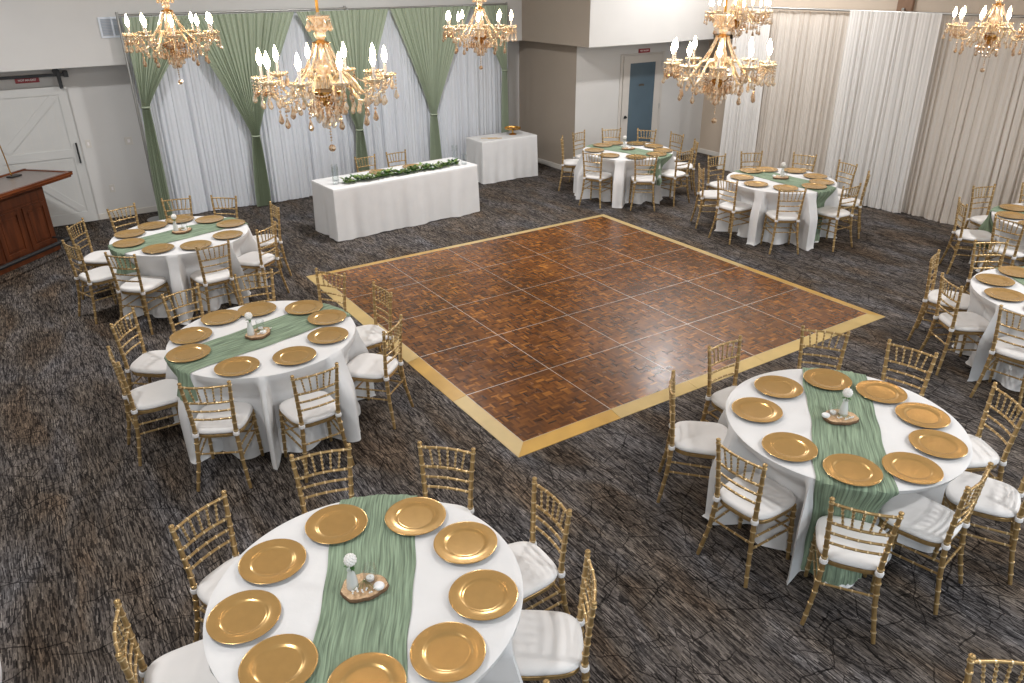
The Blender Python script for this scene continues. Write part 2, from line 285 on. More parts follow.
# ------------------------------------------------------------------ mesh builder
class MB:
    def __init__(s): s.v = []; s.f = []; s.m = []; s.uv = []
    def add(s, vs, fs, mi=0, uvs=None):
        o = len(s.v); s.v += [tuple(p) for p in vs]
        for k, f in enumerate(fs):
            s.f.append(tuple(i+o for i in f)); s.m.append(mi if isinstance(mi, int) else mi[k])
        s.uv += list(uvs) if uvs else [(p[0], p[1]) for p in vs]
    def box(s, x0, x1, y0, y1, z0, z1, mi=0, bev=0.0, M4=None):
        if bev <= 0:
            vs = [(x, y, z) for z in (z0, z1) for y in (y0, y1) for x in (x0, x1)]
            fs = [(0, 2, 3, 1), (4, 5, 7, 6), (0, 1, 5, 4), (2, 6, 7, 3), (0, 4, 6, 2), (1, 3, 7, 5)]
        else:
            b = min(bev, (x1-x0)/2.01, (y1-y0)/2.01, (z1-z0)/2.01)
            vs = []; key = {}
            for zi, (zz, zs) in enumerate(((z0, 1), (z1, -1))):
                for yi, (yy, ys) in enumerate(((y0, 1), (y1, -1))):
                    for xi, (xx, xs) in enumerate(((x0, 1), (x1, -1))):
                        for a in range(3):
                            key[(xi, yi, zi, a)] = len(vs)
                            vs.append((xx + (0 if a == 0 else b*xs), yy + (0 if a == 1 else b*ys), zz + (0 if a == 2 else b*zs)))
            fs = []
            K = key
            for i in (0, 1):
                q = [K[(i, 0, 0, 0)], K[(i, 1, 0, 0)], K[(i, 1, 1, 0)], K[(i, 0, 1, 0)]]; fs.append(tuple(q if i else q[::-1]))
                q = [K[(0, i, 0, 1)], K[(0, i, 1, 1)], K[(1, i, 1, 1)], K[(1, i, 0, 1)]]; fs.append(tuple(q if i else q[::-1]))
                q = [K[(0, 0, i, 2)], K[(1, 0, i, 2)], K[(1, 1, i, 2)], K[(0, 1, i, 2)]]; fs.append(tuple(q if i else q[::-1]))
            for i in (0, 1):
                for j in (0, 1):
                    fs.append((K[(i, j, 0, 0)], K[(i, j, 1, 0)], K[(i, j, 1, 1)], K[(i, j, 0, 1)]) if (i ^ j) else (K[(i, j, 0, 1)], K[(i, j, 1, 1)], K[(i, j, 1, 0)], K[(i, j, 0, 0)]))
                    fs.append((K[(i, 0, j, 0)], K[(i, 0, j, 2)], K[(i, 1, j, 2)], K[(i, 1, j, 0)]) if not (i ^ j) else (K[(i, 0, j, 0)], K[(i, 1, j, 0)], K[(i, 1, j, 2)], K[(i, 0, j, 2)]))
                    fs.append((K[(0, i, j, 1)], K[(1, i, j, 1)], K[(1, i, j, 2)], K[(0, i, j, 2)]))
                    for k in (0, 1): fs.append((K[(i, j, k, 0)], K[(i, j, k, 1)], K[(i, j, k, 2)]))
        if M4 is not None: vs = [tuple(M4 @ Vector(p)) for p in vs]
        s.add(vs, fs, mi)
    def lathe(s, prof, seg=24, c=(0, 0, 0), mi=0, cap=True, M4=None, sx=1, sy=1):
        vs = []; fs = []; ms = []
        for (r, z) in prof:
            for k in range(seg):
                a = 2*PI*k/seg; vs.append((c[0]+r*math.cos(a)*sx, c[1]+r*math.sin(a)*sy, c[2]+z))
        for i in range(len(prof)-1):
            for k in range(seg):
                k2 = (k+1) % seg
                fs.append((i*seg+k, i*seg+k2, (i+1)*seg+k2, (i+1)*seg+k)); ms.append(mi if isinstance(mi, int) else mi[i])
        if cap:
            fs.append(tuple(range(seg))[::-1]); ms.append(mi if isinstance(mi, int) else mi[0])
            n = (len(prof)-1)*seg; fs.append(tuple(range(n, n+seg))); ms.append(mi if isinstance(mi, int) else mi[-1])
        if M4 is not None: vs = [tuple(M4 @ Vector(p)) for p in vs]
        s.add(vs, fs, ms)
    def tube(s, pts, rad, seg=8, mi=0, closed=False):
        pts = [Vector(p) for p in pts]; n = len(pts)
        rad = rad if isinstance(rad, (list, tuple)) else [rad]*n
        vs = []; fs = []; ms = []
        up = None
        for i, p in enumerate(pts):
            t = (pts[min(i+1, n-1)] - pts[max(i-1, 0)])
            if closed: t = pts[(i+1) % n] - pts[i-1]
            t = t.normalized() if t.length > 1e-9 else Vector((0, 0, 1))
            if up is None:
                ref = Vector((0, 0, 1)) if abs(t.z) < .9 else Vector((0, 1, 0)); up = (ref - t*ref.dot(t)).normalized()
            else:
                up = up - t*up.dot(t); up = up.normalized()
            bi = t.cross(up)
            for k in range(seg):
                a = 2*PI*k/seg; vs.append(tuple(p + (up*math.cos(a) + bi*math.sin(a))*rad[i]))
        lim = n if closed else n-1
        for i in range(lim):
            for k in range(seg):
                k2 = (k+1) % seg; j = (i+1) % n
                fs.append((i*seg+k, i*seg+k2, j*seg+k2, j*seg+k)); ms.append(mi if isinstance(mi, int) else mi[i])
        if not closed:
            fs.append(tuple(range(seg))[::-1]); ms.append(mi if isinstance(mi, int) else mi[0])
            fs.append(tuple(range((n-1)*seg, n*seg))); ms.append(mi if isinstance(mi, int) else mi[-1])
        s.add(vs, fs, ms)
    def grid(s, fn, nu, nv, mi=0, wrap=False, uvf=None):
        vs = []; fs = []; uv = []
        cu = nu if wrap else nu+1
        for j in range(nv+1):
            for i in range(cu):
                u, v = i/nu, j/nv; vs.append(fn(u, v)); uv.append(uvf(u, v) if uvf else (u, v))
        for j in range(nv):
            for i in range(nu):
                i2 = (i+1) % cu if wrap else i+1
                fs.append((j*cu+i, j*cu+i2, (j+1)*cu+i2, (j+1)*cu+i))
        s.add(vs, fs, mi, uv)
    def ball(s, c, r, seg=8, rings=6, mi=0, sz=1.0):
        pr = [(max(r*math.sin(PI*k/rings), r*.02), -r*sz*math.cos(PI*k/rings)) for k in range(rings+1)]
        s.lathe(pr, seg, c, mi)
    def obj(s, name, mats, parent=None, smooth=True, loc=None):
        me = bpy.data.meshes.new(name); me.from_pydata(s.v, [], s.f)
        for m in (mats if isinstance(mats, (list, tuple)) else [mats]): me.materials.append(M[m] if isinstance(m, str) else m)
        me.polygons.foreach_set('material_index', s.m)
        me.polygons.foreach_set('use_smooth', [smooth]*len(s.f))
        ul = me.uv_layers.new(name='UVMap')
        li = [0]*len(me.loops); me.loops.foreach_get('vertex_index', li)
        fl = []
        for i in li: fl += s.uv[i]
        ul.data.foreach_set('uv', fl)
        me.update()
        if smooth: 
            try: me.set_sharp_from_angle(angle=R(50))
            except Exception: pass
        o = bpy.data.objects.new(name, me); COL.objects.link(o)
        if loc is not None: o.location = loc
        if parent is not None: o.parent = parent
        return o
KIDS = {}
def tag(o, label=None, cat=None, group=None, kind=None):
    if label: o['label'] = label
    if cat: o['category'] = cat
    if group: o['group'] = group
    if kind: o['kind'] = kind
    return o
def thing(name, label, cat, loc=(0, 0, 0), rz=0, group=None):
    o = bpy.data.objects.new(name, None); COL.objects.link(o); o.location = loc; o.rotation_euler = (0, 0, rz)
    o.empty_display_size = .1
    return tag(o, label, cat, group)
def struct(name, mb, mats, smooth=False): return tag(mb.obj(name, mats, None, smooth), kind='structure')
def tree(root):
    """map of children for copying"""
    d = {}
    for o in COL.objects:
        if o.parent: d.setdefault(o.parent.name, []).append(o)
    return d
def dup(root, loc, rz, label, group=None, kids=None):
    r = root.copy(); COL.objects.link(r); r.location = loc; r.rotation_euler = (0, 0, rz); r['label'] = label
    if group: r['group'] = group
    def rec(src, dst):
        for ch in kids.get(src.name, []):
            c = ch.copy(); COL.objects.link(c); c.parent = dst; rec(ch, c)
    rec(root, r)
    return r

# ------------------------------------------------------------------ room shell
YB, YS, XD, YD, XR, XU, ZS, XN = 9.0, 8.5, 5.715, 7.15, 9.3, 8.68, 2.3, 5.985
m = MB(); m.box(-7, XR+.1, -8.0, YB+.1, -.1, 0); struct('floor', m, 'carpet')
m = MB(); m.box(-7, XR+.1, -8.0, YB+.1, CEIL, CEIL+.1); struct('ceiling', m, 'ceiling')
m = MB(); m.box(-7, XN, YB, YB+.1, 0, ZS+.1); struct('wall_back', m, 'wall')
m = MB(); m.box(-7, XD+.12, YS, YS+.12, ZS, CEIL); struct('wall_back_upper', m, 'wall')
m = MB(); m.box(-7, XN, YS+.02, YB, ZS, ZS+.08); struct('trim_1', m, 'wall')
m = MB(); m.box(XN, XN+.12, YD+.002, YB+.1, 0, ZS+.1); struct('wall_niche', m, 'wall_shade_taupe')
m = MB(); m.box(XD, XD+.12, 6.472, YS, ZS, CEIL); struct('wall_niche_upper', m, 'wall_shade_taupe')
m = MB(); m.box(XN+.001, XR+.1, YD, YD+.1, 0, ZS+.1); struct('wall_far', m, 'wall')
m = MB(); m.box(XD+.001, XU, 6.47, 6.59, ZS, CEIL); struct('wall_far_upper', m, 'wall')
m = MB(); m.box(XD+.1, XR, 6.5, YS+.05, ZS+.02, ZS+.1); struct('trim_2', m, 'wall')
m = MB(); m.box(XR, XR+.1, -8.0, YD+.1, 0, ZS+.1); struct('wall_right', m, 'wall_shade_tan')
m = MB(); m.box(XU, XU+.12, -8.0, 6.59, ZS, CEIL); struct('wall_right_upper', m, 'wall_shade_tan')
m = MB(); m.box(XU, XR+.1, -8.0, 6.59, ZS+.02, ZS+.1); struct('trim_3', m, 'wall')
m = MB(); m.box(-7.1, -7, -8.0, YB+.1, 0, CEIL); struct('wall_left', m, 'wall')
# brown post in the upper right wall
m = MB(); m.box(XU-.05, XU, 2.64, 2.88, ZS, CEIL, bev=.006); struct('trim_4', m, 'post')
# baseboards
def bb(name, x0, x1, y0, y1):
    m = MB(); m.box(x0, x1, y0, y1, 0, .095, bev=.006); struct(name, m, 'trim')
bb('baseboard_back', -1.99, XN-.015, YB-.015, YB)
bb('baseboard_niche', XN-.015, XN, YD-.015, YB-.015)
bb('baseboard_far', XN, 6.93, YD-.015, YD)
bb('baseboard_right', XR-.015, XR, -6.0, YD)

# sliding barn door
d = thing('door_1', None, None); tag(d, kind='structure')
m = MB(); m.box(-3.12, -1.98, 8.93, 8.965, .02, 2.02); m.obj('door_leaf', 'barn', d, False)
def plank(name, pts, w=.12, z=8.926, t=.009):
    (x0, z0), (x1, z1) = pts; dx, dz = x1-x0, z1-z0; L = math.hypot(dx, dz); nx, nz = -dz/L*w/2, dx/L*w/2
    vs = [(x0+nx, z-t, z0+nz), (x1+nx, z-t, z1+nz), (x1-nx, z-t, z1-nz), (x0-nx, z-t, z0-nz)]
    vs += [(a, z+.008, c) for a, b, c in vs]
    mm = MB(); mm.add(vs, [(3, 2, 1, 0), (0, 1, 5, 4), (1, 2, 6, 5), (2, 3, 7, 6), (3, 0, 4, 7)]); mm.obj(name, 'barn', d, False)
plank('stile', ((-2.04, .02), (-2.04, 2.02))); plank('stile', ((-3.06, .02), (-3.06, 2.02)))
plank('rail', ((-3.0, 1.965), (-2.1, 1.965)), .11); plank('rail', ((-3.0, 1.07), (-2.1, 1.07))); plank('rail', ((-3.0, .10), (-2.1, .10)), .16)
plank('brace', ((-2.93, 1.16), (-2.17, 1.88)), .10, 8.928); plank('brace', ((-2.93, .96), (-2.17, .22)), .10, 8.928)
for k in range(7):
    mm = MB(); x = -2.98+.13*k; mm.box(x, x+.003, 8.9285, 8.931, .18, 1.91); mm.obj('board_groove', 'trim', d, False)
mm = MB(); mm.tube([(-2.03, 8.885, .92), (-2.03, 8.885, 1.22)], .012); mm.tube([(-2.03, 8.92, .95), (-2.03, 8.885, .95)], .007, 6); mm.tube([(-2.03, 8.92, 1.19), (-2.03, 8.885, 1.19)], .007, 6); mm.obj('door_handle', 'black', d)
t = thing('barn_door_track', 'black sliding rail above the white barn door', 'door track', (0, 0, 0))
mm = MB(); mm.box(-4.3, -1.93, 8.87, 8.885, 2.165, 2.205, bev=.002); mm.obj('rail', 'black', t, False)
mm = MB(); mm.box(-2.06, -2.01, 8.845, 8.868, 2.0, 2.25, bev=.003); mm.obj('hanger_strap', 'black', t, False)
mm = MB(); mm.lathe([(.045, -.01), (.045, .01)], 16, M4=Matrix.Translation((-2.06, 8.86, 2.235)) @ Matrix.Rotation(PI/2, 4, 'X')); mm.obj('roller', 'black', t)
mm = MB(); mm.box(-1.97, -1.91, 8.84, 9.0, 2.15, 2.23, bev=.004); mm.obj('end_stop', 'black', t, False)

FONT = None
def text_mesh(body, size, parent, loc, rot, mat='signwhite', name='lettering', xs=1.0):
    cu = bpy.data.curves.new('lettering', 'FONT'); cu.body = body; cu.size = size; cu.extrude = .001; cu.align_x = 'CENTER'; cu.align_y = 'CENTER'; cu.offset = .0012
    o = bpy.data.objects.new('tmp', cu); COL.objects.link(o)
    bpy.context.view_layer.update()
    me = bpy.data.meshes.new_from_object(o); bpy.data.objects.remove(o)
    me.materials.append(M[mat]); q = bpy.data.objects.new(name, me); COL.objects.link(q)
    q.parent = parent; q.location = loc; q.rotation_euler = rot; q.scale = (xs, 1, 1)
    return q
def exit_sign(x0, x1, y, z0, z1, label):
    t = thing('door_sign', label, 'sign', ((x0+x1)/2, y, (z0+z1)/2))
    w, h = (x1-x0)/2, (z1-z0)/2
    mm = MB(); mm.box(-w, w, -.006, .006, -h, h, bev=.002); mm.obj('sign_plate', 'red', t, False)
    text_mesh('NOT AN EXIT', h*1.05, t, (0, -.0072, 0), (PI/2, 0, 0), xs=.92)
exit_sign(-2.58, -2.28, YB-.008, 2.09, 2.165, 'red NOT AN EXIT sign on the wall above the white barn door')
exit_sign(7.44, 7.72, YD-.008, 2.075, 2.145, 'red NOT AN EXIT sign on the wall above the blue paned door')

# hinged door with blue pane
d = thing('door_2', None, None); tag(d, kind='structure')
m = MB(); m.box(7.08, 7.24, YD-.03, YD, .01, 2.04); m.box(7.24, 7.88, YD-.03, YD, 1.90, 2.04); m.box(7.24, 7.88, YD-.03, YD, .01, .25); m.box(7.88, 8.03, YD-.03, YD, .01, 2.04)
m.obj('door_leaf', 'doorleaf', d, False)
m = MB(); m.box(7.235, 7.885, YD-.02, YD-.01, .245, 1.905, bev=.002); m.obj('door_pane', 'blue', d, False)
for (a, b2, c, e) in ((7.01, 7.07, 0, 2.068), (8.04, 8.10, 0, 2.068), (7.07, 8.04, 2.045, 2.068)):
    m = MB(); m.box(a, b2, YD-.022, YD, c, e, bev=.004); m.obj('door_casing', 'doorleaf', d, False)
m = MB(); m.lathe([(.03, 0), (.03, .012), (.012, .014), (.012, .05)], 14, M4=Matrix.Translation((7.17, YD-.03, .93)) @ Matrix.Rotation(PI/2, 4, 'X')); m.tube([(7.17, YD-.075, .93), (7.10, YD-.078, .93)], .010, 8); m.obj('door_handle', 'black', d)
for z in (1.82, 1.02, .25):
    m = MB(); m.tube([(8.035, YD-.033, z), (8.035, YD-.033, z+.1)], .008, 8); m.obj('door_hinge', 'steel', d)
# dark curved transfer lettering on the pane
m = MB()
for k in range(5):
    a = -.5+.25*k; x = 7.55+.11*math.sin(a); z = 1.44+.06*math.cos(a)
    m.box(-.014, .014, -.001, .001, -.018, .018, M4=Matrix.Translation((x, YD-.0215, z)) @ Matrix.Rotation(a, 4, 'Y'))
m.obj('pane_emblem', 'charger_under', d, False)

def plate_on_wall(name, label, x, y, z, w, h, cat, slot=True):
    t = thing(name, label, cat, (x, y, z))
    mm = MB(); mm.box(-w/2, w/2, -.006, 0, -h/2, h/2, bev=.002); mm.obj('cover_plate', 'trim', t, False)
    mm = MB(); mm.box(-w/6, w/6, -.009, -.005, -h/5, h/5, bev=.001); mm.obj('toggle', 'signwhite', t, False)
plate_on_wall('light_switch', 'white light switch plate just right of the barn door handle', -1.86, YB, 1.17, .075, .12, 'switch')
plate_on_wall('light_switch', 'white switch plate on the left wall close to the green drape', -1.30, YB, 1.15, .11, .12, 'switch')
plate_on_wall('wall_outlet', 'low white outlet plate between the barn door and the green drape', -1.68, YB, .46, .075, .12, 'outlet')

# air vent
t = thing('wall_vent', 'white square air return grille high on the wall beside the drape rod', 'vent', (-1.24, YS, 2.80))
mm = MB()
for (a, b2, c, e) in ((-.17, .17, .11, .135), (-.17, .17, -.135, -.11), (-.17, -.145, -.11, .11), (.145, .17, -.11, .11), (-.012, .012, -.11, .11)): mm.box(a, b2, -.02, 0, c, e)
mm.obj('grille_frame', 'vent', t, False)
mm = MB()
for k in range(11):
    z = -.1+.02*k; mm.box(-.145, .145, -.014, -.002, z-.003, z+.011, M4=Matrix.Translation((0, 0, 0)))
mm.obj('louvres', 'ventdark', t, False)

# ------------------------------------------------------------------ dance floor
T = .9144
df = thing('dance_floor', 'square parquet dance floor of brown panels with a gold oak ramp edge', 'dance floor', (0, 0, 0))
pm = MB(); pm.box(0.0035, T-.0035, 0.0035, T-.0035, 0, .024, 0)
al = MB()
m = MB(); w = .0034
m.box(w, T-w, w, T-w, 0.0, .0245, 0)
m.box(0.0003, w, 0.0003, T-.0003, 0, .025, 1); m.box(T-w, T-.0003, 0.0003, T-.0003, 0, .025, 1); m.box(w, T-w, 0.0003, w, 0, .025, 1); m.box(w, T-w, T-w, T-.0003, 0, .025, 1)
p0 = m.obj('panel', ['parquet', 'alu'], df, False)
for i in range(5):
    for j in range(5):
        o = p0 if i == j == 0 else p0.copy()
        if o is not p0: COL.objects.link(o)
        o.parent = df; o.location = (i*T, j*T, 0)
RW = .135; L5 = 5*T
def ramp_piece(c0, c1, c2, c3, mat):   # c0,c1 inner edge (high), c2,c3 outer edge (low)
    mm = MB(); zi, zo = .0245, .004
    vs = [(*c0, 0), (*c1, 0), (*c2, 0), (*c3, 0), (*c0, zi), (*c1, zi), (*c2, zo), (*c3, zo)]
    mm.add(vs, [(4, 5, 6, 7), (0, 3, 2, 1), (0, 1, 5, 4), (1, 2, 6, 5), (2, 3, 7, 6), (3, 0, 4, 7)])
    mm.obj('ramp_edge', mat, df, False)
for k in range(5):
    a, b2 = k*T+.0015, (k+1)*T-.0015
    ea = -RW+.001 if k == 0 else a; eb = L5+RW-.001 if k == 4 else b2
    mats = ['oak_trim', 'oak_trim2', 'oak_trim2', 'oak_trim2', 'oak_trim2']
    ramp_piece((b2 if k < 4 else L5, 0), (a if k else 0, 0), (ea, -RW), (eb, -RW), mats[k])
    ramp_piece((0, a if k else 0), (0, b2 if k < 4 else L5), (-RW, eb), (-RW, ea), ['oak_trim2', 'oak_trim', 'oak_trim2', 'oak_trim2', 'oak_trim2'][k])
    ramp_piece((a if k else 0, L5), (b2 if k < 4 else L5, L5), (eb, L5+RW), (ea, L5+RW), ['oak_trim', 'oak_trim', 'oak_trim2', 'oak_trim2', 'oak_trim2'][k])
    ramp_piece((L5, b2 if k < 4 else L5), (L5, a if k else 0), (L5+RW, ea), (L5+RW, eb), ['oak_trim', 'oak_trim', 'oak_trim2', 'oak_trim2', 'oak_trim2'][k])

# ------------------------------------------------------------------ chiavari chair (origin under the seat, faces +Y)
def ringed(p0, p1, r, rings, seg=9, mi=0, ri=1, bow=None, taper=1.0, rb=1.28, rw=.0055):
    """tube between points with raised bamboo rings at fractions"""
    p0, p1 = Vector(p0), Vector(p1); L = (p1-p0).length
    fr = [(0.0, 1.0, mi)]
    for q in rings:
        h = rw/L
        fr += [(q-h*1.3, 1.0, mi), (q-h, rb, ri), (q+h, rb, ri), (q+h*1.3, 1.0, mi)]
    fr.append((1.0, 1.0, mi)); fr.sort(key=lambda a: a[0])
    extra = []
    if bow:
        for k in range(1, 8): extra.append((k/8, 1.0, mi))
        fr = sorted([f for f in fr] + [e for e in extra if all(abs(e[0]-f[0]) > .02 for f in fr)], key=lambda a: a[0])
    pts, rad, ms = [], [], []
    for (q, s_, mm_) in fr:
        q = min(max(q, 0), 1); p = p0.lerp(p1, q)
        if bow: p = p + Vector(bow)*math.sin(PI*q)
        pts.append(p); rad.append(r*s_*(1+(taper-1)*q))
    for i in range(len(fr)-1): ms.append(ri if (fr[i][1] > 1 and fr[i+1][1] > 1) else mi)
    return pts, rad, ms
def make_chair(label, group):
    c = thing('chiavari_chair', label, 'chair', (0, 0, 0), 0, group)
    G = ['gold', 'goldring']
    FX = .188; FY = .178
    for s_ in (-1, 1):
        # rear post: foot, seat, top with ball finial
        path = [(s_*.190, -.236, 0), (s_*.158, -.196, .22), (s_*.143, -.176, .43), (s_*.145, -.177, .53), (s_*.158, -.191, .74), (s_*.168, -.202, .865)]
        pts, rad, ms = [], [], []
        rz = [.07, .15, .23, .31, .38, .475, .54, .61, .67, .735, .80, .855]
        def at(z):
            for a, b2 in zip(path, path[1:]):
                if a[2] <= z <= b2[2]:
                    q = (z-a[2])/(b2[2]-a[2]); return Vector(a).lerp(Vector(b2), q)
            return Vector(path[-1])
        zs = [(0, 0, .0135), (.445, 0, .0155), (.905, 0, .0135)]
        keys = [(0.0, 1.0), (.22, 1.0), (.43, 1.0), (.865, 1.0)]
        for q in rz: keys += [(q-.0055, 1.0), (q-.004, 1.22), (q+.004, 1.22), (q+.0055, 1.0)]
        keys.sort()
        for z, sc in keys:
            base = .0125+.0035*max(0, 1-abs(z-.42)/.42)
            pts.append(at(z)); rad.append(base*sc)
        for i in range(len(keys)-1): ms.append(1 if keys[i][1] > 1 and keys[i+1][1] > 1 else 0)
        tp = at(.865)
        for dz, rr in ((.004, .009), (.008, .013), (.015, .0155), (.022, .012), (.0255, .003)):
            pts.append(tp+Vector((0, -.0015*dz*100*.1, dz))); rad.append(rr); ms.append(0)
        b = MB(); b.tube(pts, rad, 10, ms); b.obj('back_post', G, c)
        pts, rad, ms = ringed((s_*(FX+.004), FY+.012, 0), (s_*(FX-.012), FY-.004, .432), .0125, [.15, .33, .5, .62, .78, .9], 9, taper=1.25)
        b = MB(); b.tube(pts, rad, 9, ms); b.obj('leg', G, c)
    PP = [(.190, -.236, 0), (.158, -.196, .22), (.143, -.176, .43), (.145, -.177, .53), (.158, -.191, .74), (.168, -.202, .866)]
    def pp(z, s_=1):
        for a, b2 in zip(PP, PP[1:]):
            if a[2] <= z <= b2[2]:
                q = (z-a[2])/(b2[2]-a[2]); v = Vector(a).lerp(Vector(b2), q); return Vector((v.x*s_, v.y, v.z))
    for z, bow, rr in ((.850, .020, .0085), (.718, .018, .0085), (.648, .016, .008), (.578, .014, .008)):
        pts, rad, ms = ringed(pp(z, -1), pp(z, 1), rr, [.1, .3, .5, .7, .9], bow=(0, -bow, 0), rb=1.22, rw=.004)
        b = MB(); b.tube(pts, rad, 8, ms); b.obj('back_rail', G, c)
    for k in range(5):
        q = (k+1)/6; a = pp(.718, -1).lerp(pp(.718, 1), .5+(q-.5)*.86)+Vector((0, -.02*math.sin(PI*q), 0)); b2 = pp(.850, -1).lerp(pp(.850, 1), q)+Vector((0, -.022*math.sin(PI*q), 0))
        pts, rad, ms = ringed(a, b2, .0055, [.2, .42, .64, .84], rb=1.5, rw=.004)
        b = MB(); b.tube(pts, rad, 7, ms); b.obj('spindle', G, c)
    def stretcher(a, b2, rr=.0075):
        pts, rad, ms = ringed(a, b2, rr, [.12, .4, .6, .88], rb=1.25, rw=.004)
        b = MB(); b.tube(pts, rad, 7, ms); b.obj('stretcher', G, c)
    for s_ in (-1, 1):
        for z in (.33, .25): stretcher((s_*.181, FY, z), pp(z, s_))
    stretcher(pp(.29, -1), pp(.29, 1)); stretcher((-.178, FY, .32), (.178, FY, .32)); stretcher((-.178, FY, .24), (.178, FY, .24))
    # seat frame and cushion
    def outline(a, sc):
        ca, sa = math.cos(a), math.sin(a); n = 3.6
        x = math.copysign(abs(ca)**(2/n), ca); y = math.copysign(abs(sa)**(2/n), sa)
        w = .178+.026*(y+1)/2
        return x*w*sc, .024+y*.200*sc
    def pad(layers, nseg=40):
        b = MB(); vs = []; fs = []
        for sc, z in layers:
            for k in range(nseg):
                x, y = outline(2*PI*k/nseg, sc); vs.append((x, y, z))
        for i in range(len(layers)-1):
            for k in range(nseg):
                k2 = (k+1) % nseg; fs.append((i*nseg+k, i*nseg+k2, (i+1)*nseg+k2, (i+1)*nseg+k))
        fs.append(tuple(range(nseg))[::-1]); n = (len(layers)-1)*nseg; fs.append(tuple(range(n, n+nseg)))
        b.add(vs, fs); return b
    pad([(.93, .410), (.985, .413), (.99, .420), (.99, .434), (.95, .440)]).obj('seat_frame', 'gold', c)
    pad([(.90, .440), (.99, .444), (1.02, .453), (1.02, .466), (.985, .478), (.93, .484), (.80, .488), (.5, .491), (.2, .492)]).obj('seat_cushion', 'cushion', c)
    for s_ in (-1, 1):
        b = MB(); p = pp(.445, s_); b.lathe([(.012, -.016), (.0225, -.013), (.025, 0), (.0225, .013), (.012, .016)], 10, p); b.obj('cushion_tie', 'cushion', c)
    return c

# tables: name -> centre, runner direction, runner hang, chairs (angle, radius of the back top, facing tweak), place phrase
TABLES = {
 'T1': dict(c=(-1.97, -1.585), run=-118.5, where='front round table by the bottom edge', ch=[(122.2, 1.04, -6), (167.1, 1.06, 6), (80.6, 1.06, -4), (39.8, 1.05, 4), (-2.7, 1.05, 1), (-37.7, 1.06, 4), (-81, 1.05, 0), (-117, 1.05, 0), (-156, 1.05, 0)]),
 'T2': dict(c=(-1.51, 1.60), run=12.8, where='round table left of the dance floor', ch=[(111.8, 1.10, -6), (76.5, 1.12, 5), (39.0, 1.12, -8), (2.1, 1.10, 1), (-40.8, 1.11, -9), (-87.8, 1.14, 0), (-126.1, 1.11, 8), (-176.5, 1.11, 0), (144.5, 1.15, -2)]),
 'T3': dict(c=(-1.47, 4.88), run=14.0, where='far left round table near the barn door', ch=[(113.2, 1.13, -4), (79.7, 1.11, -2), (48.5, 1.08, 0), (1.3, 1.12, -2), (-45.6, 1.10, -8), (-84.0, 1.10, 0), (-130.1, 1.15, -5), (-168.9, 1.14, 9), (148.7, 1.16, -2)]),
 'T4': dict(c=(1.26, -1.90), run=-139.2, where='near right round table', ch=[(89.6, 1.05, 0), (133.5, 1.11, 2), (-178.6, 1.03, 2), (-140.3, 1.14, -5), (-97.9, .92, 16.5), (-65, 1.08, 0), (-31, 1.08, 0), (11.2, 1.10, 1), (43.3, 1.12, -6)]),
 'T5': dict(c=(5.76, 5.41), run=-75, where='far round table before the blue door', ch=[(131, 1.12, 10), (98, 1.14, 6), (64, 1.14, -3), (32, 1.14, 1), (0, 1.12, -5), (-37, 1.12, 0), (-78, 1.10, -8), (-117, 1.12, -12), (-161, 1.10, 6)]),
 'T6': dict(c=(6.20, 2.62), run=-90, where='far round table against the ivory drapes', ch=[(62, 1.16, 0), (22.5, 1.15, 2), (-14.5, 1.13, 5), (-51.5, 1.12, -7), (-91.5, 1.13, -2), (-134.8, 1.15, 10), (178.4, 1.08, 3), (137.2, 1.12, 8), (94, 1.16, -10)]),
 'T7': dict(c=(7.33, -.57), run=-80, where='right edge round table nearest the drapes', ch=[(132.5, 1.12, 0), (172, 1.04, 3), (79, 1.10, -8), (41, 1.12, 0), (-148, 1.12, 0), (4, 1.12, 0)]),
 'T8': dict(c=(4.80, -1.68), run=-122, where='right edge round table just above the near one', ch=[(109, 1.10, 0), (147, 1.06, 0), (61, 1.10, -4), (187, 1.12, 0), (22, 1.12, 0), (228, 1.12, 0)]),
}
def chair_spots(t):
    """seat centres and facing of the chairs of a table, from the measured back tops"""
    out = []
    for a, r, tw in t['ch']:
        p = Vector((t['c'][0]+r*math.cos(R(a)), t['c'][1]+r*math.sin(R(a)))); k = (CAM.z-.885)/(CAM.z-.92)
        p = CAM.xy+(p-CAM.xy)*k; f = R(a+180+tw)
        out.append((p.x+.200*math.cos(f), p.y+.200*math.sin(f), f))
    return out
CHAIRG = 'gold chiavari chairs round the guest tables'
SHORT = {'T1': 'front round table', 'T2': 'table left of dance floor', 'T3': 'far left round table', 'T4': 'near right round table', 'T5': 'table by the blue door', 'T6': 'table by the ivory drapes', 'T7': 'upper right edge table', 'T8': 'lower right edge table'}
# viewing direction used for clock words: twelve o'clock points away from the camera
def clock(tabc, ang):
    v = Vector((tabc[0]-CAM.x, tabc[1]-CAM.y)); va = math.degrees(math.atan2(v.y, v.x))
    h = ((va-ang) % 360)/30
    return h
HW = ['twelve', 'one', 'two', 'three', 'four', 'five', 'six', 'seven', 'eight', 'nine', 'ten', 'eleven']
def clocks(tabc, angs):
    hs = [clock(tabc, a) for a in angs]; out = []
    used = set()
    for h in hs:
        k = int(round(h)) % 12; wd = HW[k]+" o'clock"
        if k in used:
            wd = 'half past '+HW[int(h) % 12]
        used.add(k); out.append(wd)
    return out
first = make_chair('placeholder', CHAIRG)
kids = tree(first); used_first = False
def place_chair(x, y, rz, label, group=CHAIRG):
    global used_first
    if not used_first:
        used_first = True; first.location = (x, y, 0); first.rotation_euler = (0, 0, rz); first['label'] = label; first['group'] = group; return first
    return dup(first, (x, y, 0), rz, label, group, kids)

